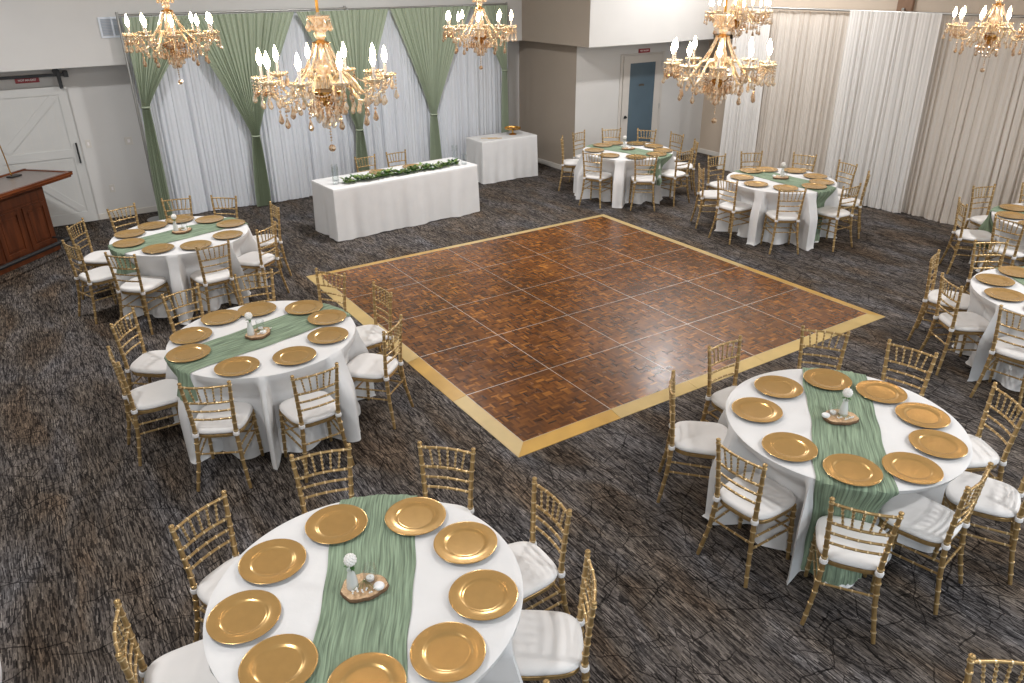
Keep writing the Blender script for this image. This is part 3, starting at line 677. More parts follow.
# ------------------------------------------------------------------ round table cloth
RT, ZT = .752, .757
def make_rfun(key):
    t = TABLES[key]; rnd = random.Random(key); chs = [(math.degrees(math.atan2(y-t['c'][1], x-t['c'][0])), math.hypot(x-t['c'][0], y-t['c'][1])) for x, y, f in chair_spots(t)]
    ph = [rnd.uniform(0, 2*PI) for _ in range(6)]
    def rf(th, z):
        s = 1-z/ZT
        if s <= 0: return RT
        deg = math.degrees(th)
        dip = 0
        wmax = 0
        for a, ro in chs:
            din = RT-min(RT-.03, ro-.235)
            hw = math.degrees(math.atan(.200/(RT-din)))
            dd = abs((deg-a+180) % 360-180)
            w = 1-min(1, max(0, (dd-hw)/3.5)); w = w*w*(3-2*w)
            low = min(1, max(0, (.21-z)/.14)); din -= .075*low*max(0, 1-(dd/12)**2)
            dip = max(dip, w*din); wmax = max(wmax, w)
        w = wmax
        s1 = min(1, s*3.0); s1 = s1*s1*(3-2*s1)
        ss = min(1, s*1.9); ss = ss*ss*(3-2*ss)
        fold = .5*math.sin(9*th+ph[0])+.5*math.sin(17*th+ph[1]+.6*math.sin(3*th))+.6*math.sin(26*th+ph[2]+math.sin(5*th+ph[3]))
        fold *= (.006+.024*(1-w))*ss
        return RT+.005*min(1, s*20)*(1-w)-s1*dip+ss*.105*(1-w) + fold*(.6+.6*s)
    return rf
def round_cloth(key):
    t = TABLES[key]; rf = t['rf']; rnd = random.Random(key+'c'); p = [rnd.uniform(0, 6) for _ in range(3)]
    prof = [(0.0, ZT), (.3, ZT), (.55, ZT), (.70, ZT), (.735, ZT-.001), (.748, ZT-.006)]
    nr = len(prof); nz = 26; NS = 360
    m = MB(); vs = []; fs = []
    for (r, z) in prof:
        for k in range(NS):
            a = 2*PI*k/NS; vs.append((max(r, .001)*math.cos(a), max(r, .001)*math.sin(a), z))
    for j in range(1, nz+1):
        for k in range(NS):
            a = 2*PI*k/NS; q = j/nz; z = (ZT-.012)*(1-q)+.004*q
            zz = z if j < nz else .003+.010*(1+math.sin(11*a+p[0]))*.5
            r = rf(a, z) + (.012*(1+math.sin(14*a+p[1])) if j == nz else 0)
            vs.append((r*math.cos(a), r*math.sin(a), zz))
    n = nr+nz
    for j in range(n-1):
        for k in range(NS):
            k2 = (k+1) % NS; fs.append((j*NS+k, (j+1)*NS+k, (j+1)*NS+k2, j*NS+k2))
    m.add(vs, fs); o = m.obj('tablecloth', 'cloth', None, loc=(t['c'][0], t['c'][1], 0))
    tag(o, 'white floor-length cloth draped over the '+t['where'], 'tablecloth', 'white cloths on the guest tables')
def runner(key, hang=(.70, .70), off=0.0):
    t = TABLES[key]; rf = t['rf']; a0 = R(t['run']); ca, sa = math.cos(a0), math.sin(a0); HWD = .215
    rnd = random.Random(key+'r'); ph = [rnd.uniform(0, 6) for _ in range(4)]
    NU, NV = 28, 150
    Lt = RT+.004
    tot = 2*Lt + hang[0]+hang[1]
    def fn(u, v):
        d = -Lt-hang[0] + v*tot; q = (u*2-1)
        wig = .005*math.sin(7*d+ph[0])+.003*math.sin(19*d+ph[1])
        wid = HWD*(1+.03*math.sin(5*d+ph[2]))
        x = q*wid + off + wig
        ripple = .0016*math.sin(60*u+3*math.sin(4*d)+ph[3])+.001*math.sin(31*u*3+7*d)
        edge = math.sqrt(max(RT*RT-x*x, .01))
        if abs(d) <= edge:
            lx, ly, z = x, d, ZT+.0045+ripple+.001
            if edge-abs(d) < .02: z -= .003*(1-(edge-abs(d))/.02)
        else:
            h = abs(d)-edge; sg = 1 if d > 0 else -1
            # angle of this column at the rim, world frame
            z = ZT-h; z = max(z, .012+.004*math.sin(9*u))
            th_loc = math.atan2(sg*edge, x)     # in local frame (x across, y along)
            thw = th_loc + a0 - PI/2
            r = rf(thw, z) + .012+ripple*2+.004*math.sin(20*u+ph[0])*min(1, h*4)
            lx, ly = r*math.cos(th_loc), r*math.sin(th_loc)
        # local -> world: across axis = (sa,-ca), along axis = (ca,sa)
        return (lx*sa+ly*ca, -lx*ca+ly*sa, z)
    m = MB(); m.grid(fn, NU, NV, uvf=lambda u, v: (u, v*4))
    o = m.obj('table_runner', 'runner', None, loc=(t['c'][0], t['c'][1], 0))
    tag(o, 'sage green gauze runner laid across the '+t['where'], 'table runner', 'green runners on the guest tables')

def round_table(key):
    t = TABLES[key]
    q = thing('round_table', 'round folding table under the cloth of the '+SHORT.get(key, 'left edge table'), 'table', (*t['c'], 0), R(t['run']), 'round guest tables')
    m = MB(); m.lathe([(.70, .722), (.728, .726), (.728, .744), (.722, .748)], 48); m.obj('tabletop', 'wood_table', q)
    for sx in (-1, 1):
        for sy in (-1, 1):
            m = MB(); m.tube([(sx*.36, sy*.26, 0), (sx*.36, sy*.26, .722)], .014, 8); m.obj('leg', 'steel', q)
for k, t in TABLES.items():
    t['rf'] = make_rfun(k); round_table(k); round_cloth(k)
hangs = {'T1': (.5, .4), 'T2': (.20, .5), 'T3': (.22, .5), 'T4': (.5, .74), 'T5': (.4, .42), 'T6': (.5, .74), 'T7': (.5, .5), 'T8': (.5, .5)}
for k in TABLES: runner(k, hangs[k], -.05 if k == 'T6' else 0)
for k, t in TABLES.items():
    cl = clocks(t['c'], [c[0] for c in t['ch']])
    for (x, y, f), w in zip(chair_spots(t), cl):
        place_chair(x, y, f-PI/2, "gold chair with white pad at "+w+" of the "+SHORT[k])

# ------------------------------------------------------------------ charger plates
m = MB(); PR = .1655
m.lathe([(.0005, .0045), (.09, .0045), (.100, .0052), (.106, .0085), (.112, .0105), (.135, .0120), (.158, .0135), (.1635, .0138), (PR, .0125), (PR-.001, .0105), (.150, .0085), (.11, .0035), (.10, .0), (.0005, 0)], 56, cap=False, mi=[0]*8+[1]*5)
plate0 = m.obj('charger_plate', ['charger', 'charger_under']); tag(plate0, 'x', 'plate', 'gold charger plates'); plate_used = False
def place_plate(x, y, label, group, z=ZT+.010):
    global plate_used
    o = plate0 if not plate_used else plate0.copy()
    if plate_used: COL.objects.link(o)
    plate_used = True
    o.location = (x, y, z); o.rotation_euler = (0, 0, random.uniform(0, 6)); o['label'] = label; o['group'] = group
PLXY = {
'T1': [(-1.916, -1.053), (-1.534, -1.230), (-1.416, -1.567), (-1.530, -1.933), (-1.834, -2.136), (-2.200, -2.100), (-2.470, -1.795), (-2.516, -1.439), (-2.292, -1.147)],
'T2': [(-1.714, 2.122), (-2.014, 1.885), (-2.107, 1.555), (-1.853, 1.110), (-1.433, 1.040), (-1.081, 1.248), (-0.954, 1.602), (-1.043, 1.928), (-1.403, 2.121)],
'T3': [(-1.683, 5.361), (-1.964, 5.178), (-2.031, 4.812), (-1.798, 4.415), (-1.429, 4.305), (-1.040, 4.475), (-0.890, 4.911), (-1.058, 5.235), (-1.359, 5.440)],
'T4': [(1.631, -1.503), (1.784, -1.827), (1.721, -2.165), (1.478, -2.410), (1.106, -2.470), (0.799, -2.285), (0.692, -1.920), (0.876, -1.508), (1.251, -1.379)],
'T5': [(5.919, 5.949), (5.645, 5.921), (5.269, 5.679), (5.210, 5.224), (5.485, 4.890), (5.893, 4.853), (6.182, 5.010), (6.301, 5.368), (6.209, 5.701)],
'T6': [(6.235, 3.195), (6.479, 3.115), (6.749, 2.823), (6.709, 2.434), (6.493, 2.165), (6.216, 2.077), (5.824, 2.241), (5.665, 2.615), (5.812, 2.995)]}
PL = {
'T7': [(132, .56), (172, .56), (92, .56), (-148, .56), (52, .56)],
'T8': [(109, .56), (149, .56), (68, .56), (190, .56), (28, .56), (230, .56)]}
for k in PLXY: PL[k] = [(math.degrees(math.atan2(y-TABLES[k]['c'][1], x-TABLES[k]['c'][0])), math.hypot(x-TABLES[k]['c'][0], y-TABLES[k]['c'][1])) for x, y in PLXY[k]]
for k, t in TABLES.items():
    cl = clocks(t['c'], [a for a, r in PL[k]])
    for (a, r), w in zip(PL[k], cl):
        place_plate(t['c'][0]+r*math.cos(R(a)), t['c'][1]+r*math.sin(R(a)), 'gold charger plate at '+w+' on the '+SHORT[k], 'gold charger plates on the guest tables')

# ------------------------------------------------------------------ centrepieces
def cluster_ball(m, c, r, n, rr, rnd):
    for k in range(n):
        z = 1-2*(k+.5)/n; a = k*2.399963; q = math.sqrt(1-z*z)
        m.ball((c[0]+r*q*math.cos(a), c[1]+r*q*math.sin(a), c[2]+r*z), rr, 6, 4)
def leafmesh(m, p, d, L, wd, mi=0, up=Vector((0, 0, 1)), droop=.2):
    d = Vector(d).normalized(); s = d.cross(up); s = s.normalized() if s.length > .01 else Vector((1, 0, 0)); n = s.cross(d)
    p = Vector(p); vs = []; fs = []
    prof = [(0, .08), (.25, .8), (.5, 1), (.75, .7), (1, .04)]
    for q, w in prof:
        c = p+d*L*q - n*droop*L*q*q
        vs += [c-s*wd*w+n*.15*wd*w, c, c+s*wd*w+n*.15*wd*w]
    for i in range(4):
        o = i*3; fs += [(o, o+1, o+4, o+3), (o+1, o+2, o+5, o+4)]
    m.add(vs, fs, mi)
def centrepiece(key, c, rot, flower, candle, disc):
    rnd = random.Random(key+'z'); wh = SHORT[key]; zt = ZT+.009
    ca, sa = math.cos(R(rot)), math.sin(R(rot))
    def W2(p): return (c[0]+p[0]*ca-p[1]*sa, c[1]+p[0]*sa+p[1]*ca)
    # wood slice
    t = thing('wood_slice', 'oval bark-edged wood slice on the '+wh, 'wood slice', (c[0], c[1], zt), R(rot), 'wood slices')
    NS = 40; ph = [rnd.uniform(0, 6) for _ in range(3)]
    def rr(a, s_): return s_*(1+.05*math.sin(3*a+ph[0])+.03*math.sin(7*a+ph[1])+.015*math.sin(15*a+ph[2]))
    m = MB(); vs = []; fs = []; ms = []
    lay = [(.96, 0), (1.0, .004), (1.01, .014), (.985, .021), (.965, .0225)]
    for s_, z in lay:
        for k in range(NS):
            a = 2*PI*k/NS; vs.append((.112*rr(a, s_)*math.cos(a), .088*rr(a, s_)*math.sin(a), z))
    for i in range(len(lay)-1):
        for k in range(NS):
            k2 = (k+1) % NS; fs.append((i*NS+k, i*NS+k2, (i+1)*NS+k2, (i+1)*NS+k))
    fs.append(tuple(range(NS))[::-1]); m.add(vs, fs); m.obj('bark_edge', 'bark', t)
    m = MB(); n = len(lay)-1
    top = [(x, y, .0228) for (x, y, z) in vs[n*NS:(n+1)*NS]]; bot = [(x*.99, y*.99, .018) for x, y, z in top]
    m.add(bot+top, [(k, (k+1) % NS, NS+(k+1) % NS, NS+k) for k in range(NS)]+[tuple(range(NS, 2*NS))]); m.obj('cut_face', 'slice', t, False)
    zs = zt+.0232
    # bud vase
    vx, vy = W2(flower)
    o = thing('bud_vase', 'frosted bud vase holding a bloom, '+wh, 'vase', (vx, vy, zs), 0, 'bud vases')
    m = MB(); m.lathe([(.001, 0), (.026, 0), (.029, .004), (.029, .012), (.026, .05), (.019, .085), (.0155, .10), (.0185, .112), (.0165, .112), (.0135, .10), (.017, .085), (.023, .05), (.026, .012), (.001, .008)], 24, cap=False); m.obj('vase_body', 'frost', o)
    # flower
    f = thing('white_bloom', 'white pompom flower in the bud vase, '+wh, 'flower', (vx, vy, zs+.012), 0, 'white pompom flowers')
    m = MB(); m.tube([(0, 0, 0), (.002, .001, .06), (.004, 0, .135)], .0022, 6); m.obj('stem', 'leafdark', f)
    m = MB(); cluster_ball(m, (.004, 0, .155), .024, 60, .0085, rnd); m.ball((.004, 0, .155), .026, 12, 8); m.obj('petals', 'petal', f)
    m = MB()
    for k in range(3): leafmesh(m, (.004, 0, .118), (math.cos(2.1*k+.5), math.sin(2.1*k+.5), .1), .035, .011)
    m.obj('leaf', 'leafdark', f, loc=(0, 0, 0))
    # glass candle holder and candle
    hx, hy = W2(candle)
    m = MB(); m.lathe([(.001, 0), (.030, 0), (.033, .003), (.034, .085), (.032, .085), (.0305, .006), (.001, .005)], 28, cap=False)
    o = m.obj('candle_holder', 'clear', None, loc=(hx, hy, zs)); tag(o, 'clear glass candle cup on the '+wh, 'candle holder', 'glass candle cups')
    o = thing('tealight', 'white tealight inside the glass cup, '+wh, 'candle', (hx, hy, zs+.0055), 0, 'tealights')
    m = MB(); m.lathe([(.001, 0), (.019, 0), (.0195, .014), (.001, .0125)], 20, cap=False); m.obj('wax', 'wax', o)
    m = MB(); m.tube([(0, 0, .012), (.001, 0, .02)], .0009, 5); m.obj('wick', 'black', o)
    dx, dy = W2(disc)
    o = tag(MB_disc().obj('floating_candle', 'wax', None, loc=(dx, dy, zs)), 'flat round white candle on the wood slice, '+wh, 'candle', 'flat white candles')
    # baby's breath sprig
    b = thing('flower_sprig', "sprig of white baby's breath on the wood slice, "+wh, 'flowers', (c[0], c[1], zs+.003), R(rot+rnd.uniform(-15, 15)), 'white flower sprigs')
    m = MB(); fm = MB()
    root = Vector((.0, .035, 0)); 
    for k in range(7):
        e = Vector((-.05+.018*k+rnd.uniform(-.006, .006), -.055+rnd.uniform(-.02, .02), .012+rnd.uniform(0, .01)))
        m.tube([root, root.lerp(e, .5)+Vector((0, 0, .006)), e], .0011, 5)
        for q in range(3):
            p = e+Vector((rnd.uniform(-.008, .008), rnd.uniform(-.008, .008), rnd.uniform(-.003, .005))); fm.ball(p, .0048, 6, 4); m.tube([e, p], .0008, 4)
    m.obj('stem', 'leaf', b); fm.obj('tiny_blossoms', 'petal', b)
def MB_disc():
    m = MB(); m.lathe([(.001, 0), (.022, 0), (.026, .006), (.027, .012), (.023, .018), (.001, .018)], 24, cap=False); return m
CP = {'T1': ((-1.985, -1.575), -20), 'T2': ((-1.545, 1.60), 30), 'T3': ((-1.44, 4.93), 20), 'T4': ((1.25, -1.88), -30), 'T5': ((5.80, 5.45), -25), 'T6': ((6.24, 2.66), -30), 'T7': ((7.33, -.55), -30), 'T8': ((4.80, -1.68), -30)}
fl = {'T1': ((-.05, .0), (.035, .03), (.072, -.030)), 'T4': ((.02, .01), (-.04, .03), (-.10, .0)), 'T6': ((.02, .02), (.065, .03), (-.09, .02))}
for k in CP:
    a = fl.get(k, ((-.06, .02), (.05, .02), (.01, -.045)))
    centrepiece(k, CP[k][0], CP[k][1], *a)

# ------------------------------------------------------------------ rectangular draped tables
def rect_cloth(cx, cy, w, dp, rz, label, seed, flare=.0, H=.757):
    rnd = random.Random(seed); ph = [rnd.uniform(0, 6) for _ in range(6)]
    per = 2*(w+dp); NS = 320; nz = 24
    def edge(s):   # s in [0,per): rounded rectangle point and normal
        s = s % per; hw, hd = w/2, dp/2
        for (L, p, t, n) in ((w, (-hw, -hd), (1, 0), (0, -1)), (dp, (hw, -hd), (0, 1), (1, 0)), (w, (hw, hd), (-1, 0), (0, 1)), (dp, (-hw, hd), (0, -1), (-1, 0))):
            if s <= L: 
                e = min(s, L-s)
                return p[0]+t[0]*s, p[1]+t[1]*s, n, e, (t if s > L/2 else (-t[0], -t[1]))
            s -= L
    m = MB(); vs = []; fs = []
    for j in range(nz+1):
        q = j/nz; z = (H-.008)*(1-q)+.004*q
        for k in range(NS):
            s = per*k/NS; x, y, n, e, t = edge(s)
            cr = max(0, 1-e/.16); cr = cr*cr     # near a corner: bulge out diagonally
            a = q*(.012*math.sin(s*9+ph[0])+.010*math.sin(s*17+ph[1]+math.sin(3*s))+.008*math.sin(s*31+ph[2]))
            off = .004+a*(1-cr)+.012*q+cr*q*.012
            vs.append((x+n[0]*off+t[0]*cr*q*.012, y+n[1]*off+t[1]*cr*q*.012, z if j < nz else .003+.008*(1+math.sin(7*s+ph[3]))))
    lay = [(1.0, H-.002), (.985, H), (.8, H), (.4, H), (.01, H)]
    # top from outer to centre
    base = len(vs)
    for sc, z in lay:
        for k in range(NS):
            x, y, n, e, t = edge(per*k/NS); vs.append((x*sc+0, y*sc, z))
    for j in range(nz):
        for k in range(NS):
            k2 = (k+1) % NS; fs.append((j*NS+k, (j+1)*NS+k, (j+1)*NS+k2, j*NS+k2))
    for k in range(NS):
        k2 = (k+1) % NS; fs.append((base+k, k, k2, base+k2))
    for i in range(len(lay)-1):
        for k in range(NS):
            k2 = (k+1) % NS; a = base+i*NS; b2 = base+(i+1)*NS; fs.append((a+k, a+k2, b2+k2, b2+k))
    m.add(vs, fs); o = m.obj('tablecloth', 'cloth', None, loc=(cx, cy, 0)); o.rotation_euler = (0, 0, rz)
    tag(o, label, 'tablecloth', 'white cloths on the long tables')
def rect_table(cx, cy, w, dp, rz, label):
    q = thing('folding_table', label, 'table', (cx, cy, 0), rz, 'rectangular tables')
    m = MB(); m.box(-w/2+.01, w/2-.01, -dp/2+.01, dp/2-.01, .715, .748, bev=.006); m.obj('tabletop', 'wood_table', q, False)
    for sx in (-1, 1):
        for sy in (-1, 1):
            m = MB(); m.tube([(sx*(w/2-.12), sy*(dp/2-.1), 0), (sx*(w/2-.12), sy*(dp/2-.1), .716)], .014, 8); m.obj('leg', 'steel', q)
HT = (1.92, 6.23, 2.44, .72, R(4)); GT = (4.73, 7.70, 1.18, .56, 0)
rect_table(*HT, 'long rectangular sweetheart table under a white cloth before the green drapes')
rect_cloth(*HT, 'white cloth covering the long head table with the garland', 'h')
rect_table(*GT, 'small rectangular side table under a white cloth in the back corner')
rect_cloth(*GT, 'white cloth covering the small side table holding the gold stand', 'g')
place_chair(1.77, 6.83, R(180+4), 'gold chair behind the head table, the left of its pair', 'gold chairs behind the head table')
place_chair(2.31, 6.86, R(180+2), 'gold chair behind the head table, the right of its pair', 'gold chairs behind the head table')
def HTW(x, y): c, s_ = math.cos(HT[4]), math.sin(HT[4]); return (HT[0]+x*c-y*s_, HT[1]+x*s_+y*c)
ZH = .757
for x, lb in ((-.22, 'left of the two gold charger plates behind the garland'), (.36, 'right of the two gold charger plates behind the garland')):
    px, py = HTW(x, .14); place_plate(px, py, lb, 'charger plates on the head table', ZH+.001)
# garland
g = thing('leaf_garland', 'green leafy garland with small white flowers along the head table front', 'garland', (*HTW(0, -.17), ZH+.002), HT[4])
m = MB(); sp = [(-.92+1.86*k/24, .025*math.sin(k*.9), .018) for k in range(25)]; m.tube(sp, .006, 6); m.obj('vine', 'leafdark', g)
m = MB(); rnd = random.Random(5)
for k in range(760):
    x = -.94+1.9*rnd.random(); a = rnd.uniform(0, 2*PI); el = rnd.uniform(-.05, .9)
    p = Vector((x, .025*math.sin((x+.92)/1.86*24*.9)+rnd.uniform(-.07, .07), .012+rnd.uniform(0, .05)))
    L = rnd.uniform(.04, .085)
    leafmesh(m, p, (math.cos(a)*math.cos(el), math.sin(a)*math.cos(el), math.sin(el)), L, L*.28, 0 if rnd.random() < .65 else 1, droop=.15)
m.obj('foliage', ['leaf', 'leafdark'], g)
for k in range(8):
    m = MB(); x = -.78+.22*k+rnd.uniform(-.05, .05); cluster_ball(m, (x, rnd.uniform(-.02, .02), .06), .016, 18, .009, rnd); m.ball((x, 0, .06), .018, 8, 6); m.obj('flower_head', 'petal', g)
def glass_cyl(x, y, z, r, h, label, group):
    m = MB(); m.lathe([(.001, 0), (r-.003, 0), (r, .004), (r, h), (r-.0035, h), (r-.0035, .008), (.001, .007)], 32, cap=False)
    o = m.obj('glass_cylinder', 'clear', None, loc=(x, y, z)); tag(o, label, 'vase', group)
for dx, dy, h, lb in ((-1.05, -.10, .28, 'tallest clear glass cylinder at the left end of the head table'), (-.96, .08, .20, 'shorter clear glass cylinder behind the tall one, left table end'), (1.05, .02, .26, 'tallest clear glass cylinder at the right end of the head table'), (1.08, -.2, .16, 'short clear glass cylinder at the right front table corner')):
    px, py = HTW(dx, dy); glass_cyl(px, py, ZH+.001, .045, h, lb, 'glass cylinders on the head table')
# gift table items
gx, gy = 4.98, 7.72
t = thing('cake_stand', 'round gold footed stand on the small white side table', 'cake stand', (gx, gy, ZH), 0)
m = MB(); m.lathe([(.001, 0), (.075, 0), (.078, .006), (.05, .018), (.018, .03), (.014, .06), (.02, .09), (.03, .098)], 32, cap=False); m.obj('foot', 'copper', t)
m = MB(); m.lathe([(.001, .098), (.14, .098), (.15, .103), (.152, .128), (.148, .13), (.144, .112), (.001, .110)], 40, cap=False); m.obj('stand_plate', 'copper', t)
for k, (x, y, a, lb) in enumerate([(4.43, 7.66, -28, 'longer tan card strip lying on the side table, nearer the drapes'), (4.50, 7.62, -24, 'shorter tan card strip lying on the side table front')]):
    m = MB(); m.box(-.15+.02*k, .15-.02*k, -.022, .022, 0, .006, bev=.002); o = m.obj('card_strip', 'tan', None, False, loc=(x, y, ZH+.001+.0*k)); o.rotation_euler = (0, 0, R(a)); o.location.y -= .0 if k == 0 else .045
    tag(o, lb, 'card', 'tan card strips')

# ------------------------------------------------------------------ wooden bar counter at the left
# front face runs from P0 to P1; local x along the front, y into the depth
P1 = Vector((-2.63, 7.74, 0)); P0 = Vector((-3.62, 6.74, 0)); fx = (P1-P0).normalized(); ang = math.atan2(fx.y, fx.x)
t = thing('wooden_counter', 'dark mahogany panelled counter with an overhanging top at the left edge', 'counter', (*P0.xy, 0), ang)
L = (P1-P0).length
m = MB(); m.box(0, L, 0, .5, 0, .93, bev=.004); m.obj('counter_body', 'mahogany', t, False)
m = MB(); m.box(-.01, L+.012, -.014, .51, 0, .11, bev=.004); m.obj('plinth', 'mahogany', t, False)
for a, b2 in ((.05, .44), (.50, .90), (.96, L-.05)):
    m = MB()
    for (x0, x1, z0, z1) in ((a, b2, .14, .19), (a, b2, .66, .71), (a, a+.05, .19, .66), (b2-.05, b2, .19, .66)): m.box(x0, x1, -.014, .001, z0, z1)
    m.box(a+.08, b2-.08, -.009, .001, .22, .63, bev=.004)
    m.obj('raised_panel', 'mahogany', t, False)
m = MB(); m.box(.06, L-.05, -.012, .001, .75, .88, bev=.004); m.obj('frieze_board', 'mahogany', t, False)
m = MB(); m.box(-.2, L+.42, -.13, .62, .93, .955, bev=.006); m.box(-.2, L+.44, -.15, .64, .955, .99, bev=.01); m.obj('counter_top', 'mahogany_top', t, False)
m = MB(); m.box(-.2, L+.44, -.15, -.10, .99, 1.005, bev=.004); m.box(L+.39, L+.44, -.15, .64, .99, 1.005, bev=.004); m.box(-.2, L+.44, .60, .64, .99, 1.012, bev=.004); m.obj('top_lip', 'mahogany_top', t, False)
m = MB(); m.box(-.2, L+.385, -.095, .595, .99, .994); m.obj('counter_inlay', pmat('counter_laminate', (.22, .18, .16), .3, noise=.05), t, False)
m = MB(); m.tube([(-.3, -.29, .20), (L+.10, -.29, .20)], .026, 12); m.ball((L+.11, -.29, .20), .034, 12, 8); m.obj('foot_rail', 'black', t)
for x in (.15, L-.08):
    m = MB(); m.tube([(x, -.29, .20), (x, -.01, .20)], .013, 8); m.obj('rail_bracket', 'black', t)
# rod stand on the counter
b = thing('rod_stand', 'thin brass rod on a black wedge base standing on the counter', 'stand', (-2.965, 8.03, .994), R(45))
m = MB(); m.box(-.02, .16, -.05, .05, 0, .02, bev=.006); m.obj('stand_base', 'black', b, False)
m = MB(); m.tube([(.03, 0, .018), (.01, .0, .25), (-.03, 0, .55)], .008, 8); m.obj('rod', 'copper', b)

# ------------------------------------------------------------------ drapes
def pleats(s, ph, f1=1/.115, amp=.022):
    p = PI*s*f1+1.1*math.sin(2*PI*s/.61+ph)+.5*math.sin(2*PI*s/.23+2*ph)+ph
    return amp*1.5*(1-abs(math.sin(p))**.45)+amp*.35*math.sin(2*PI*s*f1*.31+ph)+amp*.22*math.sin(2*PI*s*f1*2.1+ph*3)
def hanging(name, label, mat, axis, base, s0, s1, ztop, seed, amp=.024, flare=1.0, group=None, toe=.0, f1=1/.115, z0=.01):
    """straight curtain; axis 'x': runs along x at y=base ; axis 'y': runs along y at x=base"""
    rnd = random.Random(seed); ph = rnd.uniform(0, 6); W_ = abs(s1-s0); NU = int(W_/.006); NV = 18; ce = (s0+s1)/2
    def fn(u, v):
        z = z0+(ztop-z0)*(1-v); q = v
        s = s0+(s1-s0)*u; so = ce+(s-ce)*(1+(flare-1)*q)+.02*q*math.sin(u*9+ph)
        a = pleats(s, ph, f1, amp*(.45+.75*q)) + .02*q*math.sin(s*5+ph)
        if v > .97: a += toe*math.sin(s*23+ph)
        return (so, base+a, z) if axis == 'x' else (base+a, so, z)
    m = MB(); m.grid(fn, NU, NV, uvf=lambda u, v: (u*W_, v*ztop)); o = m.obj(name, mat)
    return tag(o, label, 'curtain', group)
YW = 8.40
labs = ['white sheer drape panel between the first and second green swags', 'white sheer drape panel behind the second green swag', 'white sheer drape panel between second and third green swags', 'white sheer drape panel between third and fourth green swags', 'white sheer drape panel behind the small side table']
xs = [-1.10, .10, 1.45, 2.75, 4.0, 5.22]
for k in range(5):
    hanging('white_drape', labs[k], 'white_drape', 'x', YW+(.0 if k % 2 else .05), xs[k]-.03, xs[k+1]+.03, 2.93, 'w%d' % k, .030, group='white drapes on the back wall', f1=1/.13)
def swag(xa, xb, xt, zt, wt, wb, label, seed, xbot=None, ztop=2.93, y0=8.29, side=0):
    rnd = random.Random(seed); ph = rnd.uniform(0, 6); W_ = xb-xa; NU = int(W_/.006); NV = 50
    xbot = xt if xbot is None else xbot; NF = W_/.075
    t = thing('green_swag_drape', label, 'curtain', (0, 0, 0), 0, 'green drapes gathered on the back wall')
    def fn(u, v):
        z = ztop*(1-v)+.01*v; q = u*2-1
        if z >= zt:
            k = (z-zt)/(ztop-zt); e = k**1.12
            xT = xa+(xb-xa)*u; x = (xt+q*wt)*(1-e)+xT*e
            wid = wt*2*(1-e)+W_*e
        else:
            k = 1-z/zt; e = min(1, k*1.3)**.6; x = xt+(xbot-xt)*k + q*(wt+(wb-wt)*e); wid = 2*(wt+(wb-wt)*e)
        dens = W_/max(wid, .05)
        a = .020*min(2.0, dens**.5)*((1-abs(math.sin(PI*NF*u+1.2*math.sin(2*PI*u*2+ph)+ph))**.55)*1.5-.5) + .006*math.sin(2*PI*NF*1.7*u+ph)
        a -= .03*math.exp(-((z-zt)/.12)**2)*(1-q*q)
        return (x, y0+a, z)
    m = MB(); m.grid(fn, NU, NV, uvf=lambda u, v: (u*W_, v*3)); m.obj('gathered_fabric', 'green_drape', t)
    m = MB(); m.tube([(xt+(wt+.012)*math.cos(a), y0-.01+.048*math.sin(a), zt) for a in [2*PI*i/20 for i in range(20)]], .013, 8, closed=True); m.obj('tie_band', 'green_drape', t)
swag(-1.13, -.10, -1.06, 1.72, .045, .10, 'narrow green swag at the left end, tied highest of the left four', 's0', -1.10)
swag(-.40, 1.33, .46, 1.14, .05, .12, 'second green swag from the left, tied low behind the front chandelier', 's1', .43)
swag(1.36, 2.92, 2.22, 1.05, .05, .12, 'third green swag from the left, partly behind the front chandelier', 's2')
swag(2.95, 4.52, 3.66, 1.17, .05, .12, 'fourth green swag, above the right end of the head table', 's3')
swag(4.50, 5.26, 5.18, 1.82, .04, .08, 'narrow green swag at the right end beside the side table', 's4')
# pipe frame
t = thing('drape_pipe_frame', 'slim metal pipe frame carrying the green and white drapes', 'drape frame')
m = MB(); m.tube([(-1.16, 8.34, 2.955), (2.22, 8.34, 2.955)], .016, 10); m.obj('cross_pipe', 'chrome', t)
m = MB(); m.tube([(2.24, 8.34, 2.94), (5.28, 8.34, 2.94)], .016, 10); m.obj('cross_pipe', 'chrome', t)
for x, z in ((-1.17, 3.0), (2.23, 2.99), (5.29, 2.97)):
    m = MB(); m.tube([(x, 8.36 if x != 2.23 else 8.47, 0.012), (x, 8.36 if x != 2.23 else 8.47, z)], .02, 10); m.obj('upright', 'chrome', t)
    m = MB(); m.lathe([(.001, 0), (.18, 0), (.18, .008), (.03, .012), (.001, .012)], 20, (x, 8.5, 0), cap=False); m.obj('base_plate', 'steel', t)
# right hand wall drapes
GR = 'ivory drapes on the right wall'
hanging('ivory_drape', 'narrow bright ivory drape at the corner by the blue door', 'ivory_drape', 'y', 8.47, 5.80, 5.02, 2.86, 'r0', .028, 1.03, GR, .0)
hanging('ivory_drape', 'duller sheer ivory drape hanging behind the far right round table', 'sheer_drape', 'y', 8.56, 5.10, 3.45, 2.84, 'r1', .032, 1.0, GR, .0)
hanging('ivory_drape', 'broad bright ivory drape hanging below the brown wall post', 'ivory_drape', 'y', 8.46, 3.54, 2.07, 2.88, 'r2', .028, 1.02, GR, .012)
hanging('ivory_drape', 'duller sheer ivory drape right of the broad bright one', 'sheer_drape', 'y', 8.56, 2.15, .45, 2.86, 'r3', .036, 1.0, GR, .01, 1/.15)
hanging('ivory_drape', 'ivory drape cut off by the right edge of the photo', 'sheer_drape', 'y', 8.52, .50, -1.8, 2.86, 'r4', .036, 1.0, GR, .01, 1/.15)
